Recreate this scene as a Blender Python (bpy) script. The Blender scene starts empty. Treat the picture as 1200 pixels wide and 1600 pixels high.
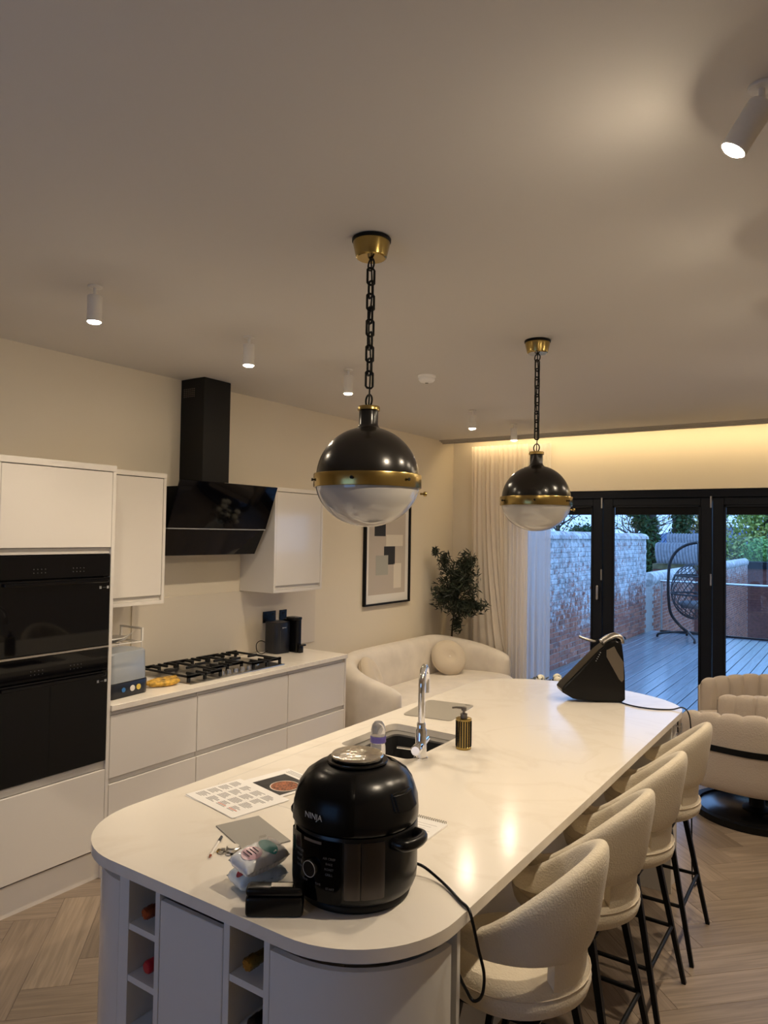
import bpy, bmesh, math, random
from mathutils import Vector, Matrix
import numpy as np

C = bpy.context.scene.collection
SC = bpy.context.scene
PI = math.pi

# ---------------------------------------------------------------- camera
YAW, PITCH, ROLL, FPX = 0.594188346, 0.0284716512, 0.0161537284, 1118.225
_f = Vector((-math.sin(YAW) * math.cos(PITCH), math.cos(YAW) * math.cos(PITCH), math.sin(PITCH)))
_r = Vector((math.cos(YAW), math.sin(YAW), 0))
_u = _r.cross(_f)
_r2 = math.cos(ROLL) * _r + math.sin(ROLL) * _u
_u2 = -math.sin(ROLL) * _r + math.cos(ROLL) * _u
cam_data = bpy.data.cameras.new('camera')
cam = bpy.data.objects.new('camera', cam_data)
C.objects.link(cam)
M = Matrix.Identity(4)
for i in range(3):
    M[i][0], M[i][1], M[i][2] = _r2[i], _u2[i], -_f[i]
M[0][3], M[1][3], M[2][3] = 0, 0, 1.88
cam.matrix_world = M
cam_data.sensor_width = 36
cam_data.lens = FPX * 36 / 1600
cam_data.clip_start = 0.02
cam_data.clip_end = 600
SC.camera = cam

# ---------------------------------------------------------------- exposure, sky, light levels
SC.view_settings.view_transform = 'Standard'
SC.view_settings.look = 'None'
SC.view_settings.gamma = 1
SC.view_settings.use_curve_mapping = False
SC.view_settings.exposure = 0.0
SC.cycles.use_denoising = True
SC.cycles.max_bounces = 10
SC.cycles.diffuse_bounces = 6
SC.cycles.sample_clamp_indirect = 6
SC.cycles.caustics_reflective = False
SC.cycles.caustics_refractive = False

LAMP_COL = (1.0, 0.83, 0.61)
SPOT_W = 48.0          # beam of one ceiling spotlight
LENS_E = 620.0         # glowing lens of one ceiling spotlight
LED_E = 27.0           # cove strip
LED_COL = (1.0, 0.75, 0.40)

world = bpy.data.worlds.new('sky')
SC.world = world
world.use_nodes = True
wn = world.node_tree
wn.nodes.clear()
_o = wn.nodes.new('ShaderNodeOutputWorld')
_b = wn.nodes.new('ShaderNodeBackground')
_t = wn.nodes.new('ShaderNodeTexCoord')
_s = wn.nodes.new('ShaderNodeSeparateXYZ')
_c = wn.nodes.new('ShaderNodeValToRGB')
_c.color_ramp.elements[0].position = 0.0
_c.color_ramp.elements[0].color = (0.17, 0.32, 0.60, 1)
_c.color_ramp.elements[1].position = 0.6
_c.color_ramp.elements[1].color = (0.15, 0.30, 0.62, 1)
wn.links.new(_t.outputs['Generated'], _s.inputs[0])
wn.links.new(_s.outputs['Z'], _c.inputs[0])
wn.links.new(_c.outputs[0], _b.inputs['Color'])
wn.links.new(_b.outputs[0], _o.inputs['Surface'])
_b.inputs['Strength'].default_value = 3.8

# ---------------------------------------------------------------- materials
def mat(name, col, rough=0.5, metal=0.0, spec=0.5, bump=0.0, bscale=200.0, coat=0.0, var=0.0, vscale=4.0, trans=0.0, emit=None, estr=0.0, sheen=0.0, stretch=None):
    m = bpy.data.materials.new(name)
    m.use_nodes = True
    nt = m.node_tree
    p = nt.nodes['Principled BSDF']
    p.inputs['Base Color'].default_value = (*col, 1)
    p.inputs['Roughness'].default_value = rough
    p.inputs['Metallic'].default_value = metal
    p.inputs['Specular IOR Level'].default_value = spec
    p.inputs['Coat Weight'].default_value = coat
    p.inputs['Coat Roughness'].default_value = 0.04
    p.inputs['Transmission Weight'].default_value = trans
    p.inputs['Sheen Weight'].default_value = sheen
    if emit:
        p.inputs['Emission Color'].default_value = (*emit, 1)
        p.inputs['Emission Strength'].default_value = estr
    if bump or var:
        tc = nt.nodes.new('ShaderNodeTexCoord')
        mp = nt.nodes.new('ShaderNodeMapping')
        nt.links.new(tc.outputs['Object'], mp.inputs[0])
        if stretch:
            mp.inputs['Scale'].default_value = stretch
    if bump:
        n = nt.nodes.new('ShaderNodeTexNoise')
        n.inputs['Scale'].default_value = bscale
        n.inputs['Detail'].default_value = 3
        b = nt.nodes.new('ShaderNodeBump')
        b.inputs['Strength'].default_value = bump
        b.inputs['Distance'].default_value = 0.003
        nt.links.new(mp.outputs[0], n.inputs['Vector'])
        nt.links.new(n.outputs['Fac'], b.inputs['Height'])
        nt.links.new(b.outputs[0], p.inputs['Normal'])
    if var:
        n = nt.nodes.new('ShaderNodeTexNoise')
        n.inputs['Scale'].default_value = vscale
        n.inputs['Detail'].default_value = 5
        r = nt.nodes.new('ShaderNodeValToRGB')
        r.color_ramp.elements[0].position = 0.3
        r.color_ramp.elements[1].position = 0.7
        r.color_ramp.elements[0].color = (*[max(0, c * (1 - var)) for c in col], 1)
        r.color_ramp.elements[1].color = (*[min(1, c * (1 + var)) for c in col], 1)
        nt.links.new(mp.outputs[0], n.inputs['Vector'])
        nt.links.new(n.outputs['Fac'], r.inputs[0])
        nt.links.new(r.outputs[0], p.inputs['Base Color'])
    return m

def glass_mat(name, col=(1, 1, 1), rough=0.0, fac=0.12):
    """thin clear sheet: mostly passes light straight through, with a mirror share"""
    m = bpy.data.materials.new(name)
    m.use_nodes = True
    nt = m.node_tree
    nt.nodes.clear()
    o = nt.nodes.new('ShaderNodeOutputMaterial')
    mx = nt.nodes.new('ShaderNodeMixShader')
    t = nt.nodes.new('ShaderNodeBsdfTransparent')
    g = nt.nodes.new('ShaderNodeBsdfGlossy')
    fr = nt.nodes.new('ShaderNodeFresnel')
    fr.inputs['IOR'].default_value = 1.35
    t.inputs[0].default_value = (*col, 1)
    g.inputs['Roughness'].default_value = rough
    nt.links.new(fr.outputs[0], mx.inputs[0])
    nt.links.new(t.outputs[0], mx.inputs[1])
    nt.links.new(g.outputs[0], mx.inputs[2])
    nt.links.new(mx.outputs[0], o.inputs[0])
    return m

def cloth_mat(name, col, tr=0.35, transp=0.0):
    m = bpy.data.materials.new(name)
    m.use_nodes = True
    nt = m.node_tree
    nt.nodes.clear()
    o = nt.nodes.new('ShaderNodeOutputMaterial')
    d = nt.nodes.new('ShaderNodeBsdfDiffuse')
    t = nt.nodes.new('ShaderNodeBsdfTranslucent')
    mx = nt.nodes.new('ShaderNodeMixShader')
    d.inputs[0].default_value = (*col, 1)
    t.inputs[0].default_value = (*col, 1)
    mx.inputs[0].default_value = tr
    nt.links.new(d.outputs[0], mx.inputs[1])
    nt.links.new(t.outputs[0], mx.inputs[2])
    last = mx
    if transp:
        tp = nt.nodes.new('ShaderNodeBsdfTransparent')
        m2 = nt.nodes.new('ShaderNodeMixShader')
        m2.inputs[0].default_value = transp
        nt.links.new(mx.outputs[0], m2.inputs[1])
        nt.links.new(tp.outputs[0], m2.inputs[2])
        last = m2
    nt.links.new(last.outputs[0], o.inputs[0])
    return m

def leaf_mat(name, c1, c2, rough=0.55):
    m = mat(name, c1, rough)
    nt = m.node_tree
    p = nt.nodes['Principled BSDF']
    g = nt.nodes.new('ShaderNodeNewGeometry')
    r = nt.nodes.new('ShaderNodeValToRGB')
    r.color_ramp.elements[0].color = (*c1, 1)
    r.color_ramp.elements[1].color = (*c2, 1)
    nt.links.new(g.outputs['Random Per Island'], r.inputs[0])
    nt.links.new(r.outputs[0], p.inputs['Base Color'])
    return m

def rand_fac(nt):
    g = nt.nodes.new('ShaderNodeNewGeometry')
    oi = nt.nodes.new('ShaderNodeObjectInfo')
    a = nt.nodes.new('ShaderNodeMath'); a.operation = 'ADD'
    f = nt.nodes.new('ShaderNodeMath'); f.operation = 'FRACT'
    nt.links.new(g.outputs['Random Per Island'], a.inputs[0])
    nt.links.new(oi.outputs['Random'], a.inputs[1])
    nt.links.new(a.outputs[0], f.inputs[0])
    return f.outputs[0]

def wood_mat(name, ramp, rough, grain=(1.2, 22, 22), gstr=0.5, coat=0.0):
    m = mat(name, ramp[0], rough, coat=coat)
    nt = m.node_tree
    p = nt.nodes['Principled BSDF']
    rf = rand_fac(nt)
    r = nt.nodes.new('ShaderNodeValToRGB')
    while len(r.color_ramp.elements) < len(ramp):
        r.color_ramp.elements.new(0.5)
    for i, c in enumerate(ramp):
        r.color_ramp.elements[i].position = i / (len(ramp) - 1)
        r.color_ramp.elements[i].color = (*c, 1)
    nt.links.new(rf, r.inputs[0])
    tc = nt.nodes.new('ShaderNodeTexCoord')
    mp = nt.nodes.new('ShaderNodeMapping')
    mp.inputs['Scale'].default_value = grain
    nt.links.new(tc.outputs['Object'], mp.inputs[0])
    cb = nt.nodes.new('ShaderNodeCombineXYZ')
    ml = nt.nodes.new('ShaderNodeMath'); ml.operation = 'MULTIPLY'; ml.inputs[1].default_value = 37
    nt.links.new(rf, ml.inputs[0])
    nt.links.new(ml.outputs[0], cb.inputs[0]); nt.links.new(ml.outputs[0], cb.inputs[1])
    nt.links.new(cb.outputs[0], mp.inputs['Location'])
    n = nt.nodes.new('ShaderNodeTexNoise')
    n.inputs['Scale'].default_value = 2.0; n.inputs['Detail'].default_value = 6; n.inputs['Distortion'].default_value = 1.2
    nt.links.new(mp.outputs[0], n.inputs['Vector'])
    mr = nt.nodes.new('ShaderNodeMapRange')
    mr.inputs[1].default_value = 0.3; mr.inputs[2].default_value = 0.7
    mr.inputs[3].default_value = 1 - gstr; mr.inputs[4].default_value = 1 + gstr * 0.5
    nt.links.new(n.outputs['Fac'], mr.inputs[0])
    mx = nt.nodes.new('ShaderNodeMix'); mx.data_type = 'RGBA'; mx.blend_type = 'MULTIPLY'
    mx.inputs[0].default_value = 1.0
    nt.links.new(r.outputs[0], mx.inputs[6]); nt.links.new(mr.outputs[0], mx.inputs[7])
    nt.links.new(mx.outputs[2], p.inputs['Base Color'])
    return m

def brick_mat(name, white=True):
    m = mat(name, (0.4, 0.15, 0.1), 0.9)
    nt = m.node_tree
    p = nt.nodes['Principled BSDF']
    rf = rand_fac(nt)
    r = nt.nodes.new('ShaderNodeValToRGB')
    cols = [(0.34, 0.12, 0.075), (0.50, 0.20, 0.12), (0.42, 0.155, 0.10), (0.26, 0.12, 0.09)]
    while len(r.color_ramp.elements) < 4:
        r.color_ramp.elements.new(0.5)
    if not white:
        cols = [(0.50, 0.46, 0.42)] * 4
    for i, c in enumerate(cols):
        r.color_ramp.elements[i].position = i / 3
        r.color_ramp.elements[i].color = (*c, 1)
    nt.links.new(rf, r.inputs[0])
    g = nt.nodes.new('ShaderNodeNewGeometry')
    # flaking limewash: a blotchy mask, thinning towards the foot of the wall where it has weathered off
    n = nt.nodes.new('ShaderNodeTexNoise'); n.inputs['Scale'].default_value = 8.5; n.inputs['Detail'].default_value = 9; n.inputs['Roughness'].default_value = 0.72
    nt.links.new(g.outputs['Position'], n.inputs['Vector'])
    n2 = nt.nodes.new('ShaderNodeTexNoise'); n2.inputs['Scale'].default_value = 1.1; n2.inputs['Detail'].default_value = 2
    nt.links.new(g.outputs['Position'], n2.inputs['Vector'])
    s = nt.nodes.new('ShaderNodeSeparateXYZ'); nt.links.new(g.outputs['Position'], s.inputs[0])
    h = nt.nodes.new('ShaderNodeMapRange')
    h.inputs[1].default_value = 0.2; h.inputs[2].default_value = 1.25; h.inputs[3].default_value = -0.16; h.inputs[4].default_value = 0.10
    nt.links.new(s.outputs['Z'], h.inputs[0])
    a = nt.nodes.new('ShaderNodeMath'); a.operation = 'ADD'
    nt.links.new(n.outputs['Fac'], a.inputs[0]); nt.links.new(h.outputs[0], a.inputs[1])
    b = nt.nodes.new('ShaderNodeMath'); b.operation = 'MULTIPLY_ADD'; b.inputs[1].default_value = 0.3; b.inputs[2].default_value = -0.15
    nt.links.new(n2.outputs['Fac'], b.inputs[0])
    a2 = nt.nodes.new('ShaderNodeMath'); a2.operation = 'ADD'
    nt.links.new(a.outputs[0], a2.inputs[0]); nt.links.new(b.outputs[0], a2.inputs[1])
    rr = nt.nodes.new('ShaderNodeValToRGB')
    rr.color_ramp.elements[0].position = 0.44; rr.color_ramp.elements[1].position = 0.60
    nt.links.new(a2.outputs[0], rr.inputs[0])
    n3 = nt.nodes.new('ShaderNodeTexNoise'); n3.inputs['Scale'].default_value = 9; n3.inputs['Detail'].default_value = 4
    nt.links.new(g.outputs['Position'], n3.inputs['Vector'])
    wr = nt.nodes.new('ShaderNodeValToRGB')
    wr.color_ramp.elements[0].position = 0.38; wr.color_ramp.elements[1].position = 0.6
    wr.color_ramp.elements[0].color = (0.48, 0.47, 0.45, 1); wr.color_ramp.elements[1].color = (0.86, 0.85, 0.83, 1)
    nt.links.new(n3.outputs['Fac'], wr.inputs[0])
    mx = nt.nodes.new('ShaderNodeMix'); mx.data_type = 'RGBA'
    nt.links.new(rr.outputs[0], mx.inputs[0])
    nt.links.new(r.outputs[0], mx.inputs[6]); nt.links.new(wr.outputs[0], mx.inputs[7])
    nt.links.new(mx.outputs[2], p.inputs['Base Color'])
    return m

def marble_mat(name):
    m = mat(name, (0.80, 0.74, 0.66), 0.15, spec=0.22)
    nt = m.node_tree
    p = nt.nodes['Principled BSDF']
    tc = nt.nodes.new('ShaderNodeTexCoord')
    n = nt.nodes.new('ShaderNodeTexNoise'); n.inputs['Scale'].default_value = 1.6; n.inputs['Detail'].default_value = 6; n.inputs['Distortion'].default_value = 1.5
    nt.links.new(tc.outputs['Object'], n.inputs['Vector'])
    r = nt.nodes.new('ShaderNodeValToRGB')
    e = r.color_ramp.elements
    e[0].position = 0.46; e[0].color = (0.81, 0.755, 0.675, 1)
    e[1].position = 0.54; e[1].color = (0.81, 0.755, 0.675, 1)
    k = e.new(0.5); k.color = (0.775, 0.715, 0.63, 1)
    nt.links.new(n.outputs['Fac'], r.inputs[0]); nt.links.new(r.outputs[0], p.inputs['Base Color'])
    return m

MAT = dict(
    ceiling=mat('ceiling_paint', (0.70, 0.67, 0.63), 0.85, bump=0.03, bscale=120),
    wall=mat('wall_paint', (0.74, 0.67, 0.55), 0.85, bump=0.03, bscale=120),
    white_gloss=mat('white_gloss_lacquer', (0.74, 0.70, 0.65), 0.12, spec=0.5, coat=0.3),
    carcass=mat('white_carcass_board', (0.72, 0.68, 0.62), 0.4),
    island_gloss=mat('pale_grey_lacquer', (0.70, 0.695, 0.68), 0.14, spec=0.5, coat=0.2),
    stone=marble_mat('pale_veined_stone'),
    black_gloss=mat('black_glass', (0.002, 0.002, 0.003), 0.04, spec=0.3),
    black_matt=mat('black_matt', (0.005, 0.005, 0.005), 0.45, spec=0.18),
    black_satin=mat('black_satin_plastic', (0.004, 0.004, 0.0045), 0.26, spec=0.3),
    base_gloss=mat('smoked_metal_plate', (0.05, 0.05, 0.055), 0.22, metal=0.8),
    black_metal=mat('black_powder_coat', (0.004, 0.004, 0.004), 0.45, spec=0.2),
    iron=mat('cast_iron', (0.012, 0.012, 0.012), 0.6, spec=0.3),
    steel=mat('brushed_steel', (0.50, 0.48, 0.45), 0.3, metal=1),
    chrome=mat('chrome', (0.85, 0.85, 0.86), 0.06, metal=1),
    hammered=mat('hammered_steel', (0.80, 0.77, 0.70), 0.16, metal=1, bump=0.9, bscale=55),
    dark_steel=mat('dark_steel', (0.16, 0.145, 0.14), 0.32, metal=1),
    brass=mat('aged_brass', (0.40, 0.29, 0.10), 0.24, metal=1),
    bronze=mat('dark_bronze', (0.012, 0.010, 0.008), 0.22, spec=0.45),
    milk=mat('milk_glass', (0.50, 0.48, 0.45), 0.06, spec=0.6, coat=0.5),
    anth=mat('anthracite_frame', (0.006, 0.008, 0.014), 0.5, spec=0.2),
    glass=glass_mat('clear_pane'),
    clear=mat('frosted_plastic', (0.62, 0.68, 0.76), 0.25, trans=0.55),
    bottle_clear=mat('clear_plastic', (0.86, 0.85, 0.88), 0.08, trans=0.75),
    white_pl=mat('white_plastic', (0.78, 0.75, 0.70), 0.45),
    alarm=mat('bright_white_plastic', (0.92, 0.91, 0.88), 0.4),
    purple=mat('purple_band', (0.08, 0.06, 0.28), 0.4),
    boucle=mat('cream_boucle', (0.68, 0.605, 0.48), 0.95, bump=0.9, bscale=170, sheen=0.2, spec=0.1),
    boucle_grey=mat('beige_boucle', (0.52, 0.45, 0.38), 0.95, bump=1.0, bscale=120, sheen=0.2, spec=0.1),
    chenille=mat('cream_chenille', (0.70, 0.64, 0.56), 0.9, bump=0.3, bscale=300, var=0.07, vscale=7, sheen=0.3, spec=0.1),
    cushion=mat('cream_cushion', (0.60, 0.52, 0.41), 0.95, bump=0.4, bscale=260, sheen=0.2, spec=0.1),
    curtain=cloth_mat('cream_curtain', (0.88, 0.81, 0.71), 0.35),
    sheer=cloth_mat('white_sheer', (0.95, 0.94, 0.93), 0.72, 0.12),
    oak=wood_mat('oak_plank', [(0.20, 0.152, 0.112), (0.31, 0.24, 0.178), (0.24, 0.183, 0.138), (0.345, 0.268, 0.20)], 0.36, gstr=0.3),
    deck=wood_mat('wet_decking', [(0.21, 0.26, 0.29), (0.29, 0.345, 0.38), (0.25, 0.30, 0.335)], 0.2, grain=(10, 0.6, 10), gstr=0.2),
    brick=brick_mat('limewashed_brick'),
    mortar=brick_mat('limewashed_mortar', False),
    redbrick=mat('red_brick_far', (0.20, 0.075, 0.06), 0.9, var=0.25, vscale=9),
    tile_far=mat('grey_roof_tile', (0.22, 0.22, 0.23), 0.8, var=0.2, vscale=12),
    ground=mat('garden_soil', (0.06, 0.07, 0.04), 0.95, var=0.3, vscale=2),
    hill=mat('far_hill', (0.10, 0.15, 0.24), 1.0),
    bark=mat('bark', (0.045, 0.038, 0.03), 0.95),
    olive=leaf_mat('olive_leaf', (0.006, 0.010, 0.006), (0.030, 0.044, 0.024)),
    ivy=leaf_mat('ivy_leaf', (0.015, 0.045, 0.012), (0.05, 0.12, 0.03)),
    hedge=leaf_mat('hedge_leaf', (0.09, 0.26, 0.06), (0.34, 0.62, 0.15)),
    autumn=leaf_mat('autumn_leaf', (0.25, 0.21, 0.07), (0.62, 0.48, 0.15)),
    tree=leaf_mat('tree_leaf', (0.18, 0.28, 0.07), (0.62, 0.68, 0.18)),
    wicker=mat('grey_wicker', (0.05, 0.053, 0.058), 0.6),
    stand=mat('dark_grey_tube', (0.014, 0.016, 0.018), 0.4),
    paper=mat('white_paper', (0.82, 0.80, 0.78), 0.7),
    ink=mat('grey_ink', (0.33, 0.32, 0.32), 0.8),
    red_ink=mat('red_ink', (0.55, 0.16, 0.12), 0.8),
    slate=mat('photo_dark', (0.025, 0.025, 0.028), 0.4, var=0.5, vscale=18),
    beans=mat('photo_beans', (0.26, 0.085, 0.035), 0.5, var=0.9, vscale=130),
    grey_card=mat('grey_card', (0.29, 0.275, 0.25), 0.6),
    grey_board=mat('grey_board', (0.35, 0.325, 0.28), 0.35),
    teal=mat('teal_print', (0.012, 0.20, 0.19), 0.3),
    pink=mat('pink_print', (0.56, 0.34, 0.40), 0.3),
    redp=mat('red_print', (0.40, 0.02, 0.05), 0.3),
    wrap=mat('glossy_wrap', (0.84, 0.85, 0.85), 0.16, bump=0.8, bscale=26, coat=0.6),
    wrap_blue=mat('pale_blue_wrap', (0.62, 0.71, 0.78), 0.2, bump=0.8, bscale=30, coat=0.5),
    yellow=mat('yellow_button', (0.75, 0.55, 0.10), 0.4),
    blue=mat('blue_button', (0.03, 0.16, 0.45), 0.4),
    navy=mat('navy_plastic', (0.008, 0.010, 0.018), 0.3),
    banana=mat('banana_skin', (0.52, 0.30, 0.035), 0.5, var=0.7, vscale=30),
    copper=mat('copper_foil', (0.42, 0.13, 0.08), 0.2, metal=1, bump=0.9, bscale=60),
    gold=mat('gold_foil', (0.40, 0.27, 0.08), 0.2, metal=1, bump=0.9, bscale=60),
    redcap=mat('red_capsule', (0.42, 0.01, 0.03), 0.3),
    bottle=mat('dark_bottle_glass', (0.02, 0.022, 0.012), 0.08, spec=0.6),
    taupe=mat('taupe_metal', (0.20, 0.17, 0.135), 0.34, metal=0.6),
    art_bg=mat('art_beige', (0.50, 0.45, 0.40), 0.8),
    art_white=mat('art_white', (0.78, 0.76, 0.72), 0.8),
    art_cream=mat('art_cream', (0.70, 0.65, 0.57), 0.8),
    art_black=mat('art_black', (0.022, 0.024, 0.030), 0.8),
    art_grey=mat('art_grey', (0.38, 0.38, 0.345), 0.8),
    petal=mat('cream_petal', (0.80, 0.76, 0.62), 0.8),
    sink=mat('sink_grey', (0.20, 0.19, 0.175), 0.35),
    bowl=mat('sink_bowl', (0.10, 0.10, 0.10), 0.25, metal=0.7),
    lens=mat('lit_lens', (1, 1, 1), 0.5, emit=(1.0, 0.83, 0.61), estr=LENS_E),
    led=mat('led_strip', (1, 1, 1), 0.5, emit=LED_COL, estr=LED_E),
    grey_dot=mat('print_grey', (0.36, 0.36, 0.36), 0.5),
    faint=mat('print_faint', (0.10, 0.10, 0.10), 0.5),
    handle_ch=mat('satin_grey_handle', (0.42, 0.42, 0.44), 0.3, metal=0.9),
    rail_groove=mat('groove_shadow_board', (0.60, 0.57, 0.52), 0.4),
)

# ---------------------------------------------------------------- mesh helpers
def link(o, parent=None):
    C.objects.link(o)
    if parent is not None:
        o.parent = parent
    return o

def obj(name, bm, m, parent=None, smooth=False, loc=None):
    me = bpy.data.meshes.new(name)
    bm.normal_update()
    bm.to_mesh(me)
    bm.free()
    me.materials.append(MAT[m] if isinstance(m, str) else m)
    if smooth:
        for p in me.polygons:
            p.use_smooth = True
    o = bpy.data.objects.new(name, me)
    if loc:
        o.location = loc
    return link(o, parent)

def sharp(o, ang=40):
    """smooth shading with creases kept"""
    me = o.data
    for p in me.polygons:
        p.use_smooth = True
    me.set_sharp_from_angle(angle=math.radians(ang))
    return o

def thing(name, label, cat, loc=(0, 0, 0), rz=0, group=None):
    o = bpy.data.objects.new(name, None)
    o.empty_display_size = 0.1
    o.location = loc
    o.rotation_euler = (0, 0, rz)
    link(o)
    return tag(o, label, cat, group)

def tag(o, label, cat, group=None):
    o['label'] = label
    o['category'] = cat
    if group:
        o['group'] = group
    return o

def struct(o):
    o['kind'] = 'structure'
    return o

def dup(root, loc, rz=None, label=None):
    r = root.copy(); C.objects.link(r); r.location = loc
    if rz is not None:
        r.rotation_euler = (0, 0, rz)
    if label:
        r['label'] = label
    for ch in list(root.children):
        c = ch.copy(); C.objects.link(c); c.parent = r
        for g in ch.children:
            d = g.copy(); C.objects.link(d); d.parent = c
    return r

def add_box(bm, a, b, bev=0.0, seg=1):
    a = Vector(a); b = Vector(b)
    r = bmesh.ops.create_cube(bm, size=1)
    vs = r['verts']
    bmesh.ops.scale(bm, vec=b - a, verts=vs)
    bmesh.ops.translate(bm, vec=(a + b) / 2, verts=vs)
    if bev:
        es = list({e for v in vs for e in v.link_edges})
        bmesh.ops.bevel(bm, geom=es, offset=bev, segments=seg, affect='EDGES', profile=0.5)
    return bm

def box(name, a, b, m, parent=None, bev=0.0, seg=1):
    bm = bmesh.new()
    add_box(bm, a, b, bev, seg)
    o = obj(name, bm, m, parent)
    if seg > 1:
        sharp(o)
    return o

def add_lathe(bm, prof, seg=32, c=(0, 0, 0), axis=None):
    rings = []
    mtx = Matrix.Identity(3)
    if axis is not None:
        mtx = Vector((0, 0, 1)).rotation_difference(Vector(axis).normalized()).to_matrix()
    c = Vector(c)
    for r, z in prof:
        if r < 1e-6:
            rings.append([bm.verts.new(mtx @ Vector((0, 0, z)) + c)])
        else:
            rings.append([bm.verts.new(mtx @ Vector((r * math.cos(2 * PI * i / seg), r * math.sin(2 * PI * i / seg), z)) + c) for i in range(seg)])
    for A, B in zip(rings, rings[1:]):
        if len(A) == 1 and len(B) == 1:
            continue
        for i in range(seg):
            j = (i + 1) % seg
            if len(A) == 1:
                bm.faces.new((A[0], B[j], B[i]))
            elif len(B) == 1:
                bm.faces.new((A[i], A[j], B[0]))
            else:
                bm.faces.new((A[i], A[j], B[j], B[i]))
    if len(rings[0]) > 1:
        bm.faces.new(list(reversed(rings[0])))
    if len(rings[-1]) > 1:
        bm.faces.new(rings[-1])
    return bm

def lathe(name, prof, m, parent=None, seg=32, c=(0, 0, 0), axis=None, ang=35):
    bm = bmesh.new()
    add_lathe(bm, prof, seg, c, axis)
    return sharp(obj(name, bm, m, parent), ang)

def spline(pts, n=8, closed=False):
    P = [Vector(p) for p in pts]
    out = []
    L = len(P)
    for i in range(L if closed else L - 1):
        if closed:
            a, b, c, d = P[(i - 1) % L], P[i], P[(i + 1) % L], P[(i + 2) % L]
        else:
            a, b, c, d = P[max(i - 1, 0)], P[i], P[i + 1], P[min(i + 2, L - 1)]
        for k in range(n):
            t = k / n
            out.append(0.5 * ((2 * b) + (c - a) * t + (2 * a - 5 * b + 4 * c - d) * t * t + (3 * b - a - 3 * c + d) * t ** 3))
    if not closed:
        out.append(P[-1])
    return out

def add_tube(bm, pts, r, seg=8, closed=False, caps=True, square=False):
    P = [Vector(p) for p in pts]
    n = len(P)
    rings = []
    up = None
    for i in range(n):
        if closed:
            t = (P[(i + 1) % n] - P[(i - 1) % n]).normalized()
        else:
            t = (P[min(i + 1, n - 1)] - P[max(i - 1, 0)]).normalized()
        if up is None:
            up = Vector((0, 0, 1)) if abs(t.z) < 0.9 else Vector((1, 0, 0))
        up = (up - t * up.dot(t)).normalized()
        s = t.cross(up)
        rr = r[i] if isinstance(r, (list, tuple)) else r
        off = PI / 4 if square else 0
        rings.append([bm.verts.new(P[i] + rr * (math.cos(2 * PI * k / seg + off) * up + math.sin(2 * PI * k / seg + off) * s)) for k in range(seg)])
    for i in range(n if closed else n - 1):
        A, B = rings[i], rings[(i + 1) % n]
        for k in range(seg):
            bm.faces.new((A[k], A[(k + 1) % seg], B[(k + 1) % seg], B[k]))
    if caps and not closed:
        bm.faces.new(list(reversed(rings[0])))
        bm.faces.new(rings[-1])
    return bm

def tube(name, pts, r, m, parent=None, seg=8, closed=False, square=False):
    bm = bmesh.new()
    add_tube(bm, pts, r, seg, closed, square=square)
    return sharp(obj(name, bm, m, parent), 50)

def add_prism(bm, poly, z0, z1):
    A = [bm.verts.new((x, y, z0)) for x, y in poly]
    B = [bm.verts.new((x, y, z1)) for x, y in poly]
    n = len(poly)
    for i in range(n):
        bm.faces.new((A[i], A[(i + 1) % n], B[(i + 1) % n], B[i]))
    bm.faces.new(list(reversed(A)))
    bm.faces.new(B)
    bmesh.ops.recalc_face_normals(bm, faces=bm.faces[:])
    return bm

def prism(name, poly, z0, z1, m, parent=None, bev=0.0, seg=2):
    bm = bmesh.new()
    add_prism(bm, poly, z0, z1)
    if bev:
        es = [e for e in bm.edges if abs(e.verts[0].co.z - e.verts[1].co.z) < 1e-6]
        bmesh.ops.bevel(bm, geom=es, offset=bev, segments=seg, affect='EDGES', profile=0.5)
    return sharp(obj(name, bm, m, parent), 35)

def arc(cx, cy, r, a0, a1, n=12, ry=None):
    ry = r if ry is None else ry
    return [(cx + r * math.cos(math.radians(a0 + (a1 - a0) * i / n)), cy + ry * math.sin(math.radians(a0 + (a1 - a0) * i / n))) for i in range(n + 1)]

def wallstrip(name, path, th, z0, z1, m, parent=None):
    """upright sheet of thickness th following a plan path (thickness to the left of travel)"""
    L = []
    n = len(path)
    for i in range(n):
        a = Vector(path[max(i - 1, 0)]); b = Vector(path[min(i + 1, n - 1)])
        t = (b - a).normalized()
        L.append((path[i][0] - t.y * th, path[i][1] + t.x * th))
    bm = bmesh.new()
    q = [[bm.verts.new((x, y, z)) for x, y in P] for P in (path, L) for z in (z0, z1)]
    o0, o1, i0, i1 = q
    for k in range(n - 1):
        bm.faces.new((o0[k], o0[k + 1], o1[k + 1], o1[k]))
        bm.faces.new((i0[k + 1], i0[k], i1[k], i1[k + 1]))
        bm.faces.new((o1[k], o1[k + 1], i1[k + 1], i1[k]))
        bm.faces.new((o0[k + 1], o0[k], i0[k], i0[k + 1]))
    bm.faces.new((o0[0], o1[0], i1[0], i0[0]))
    bm.faces.new((o0[-1], i0[-1], i1[-1], o1[-1]))
    bmesh.ops.recalc_face_normals(bm, faces=bm.faces[:])
    return sharp(obj(name, bm, m, parent), 30)

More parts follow.
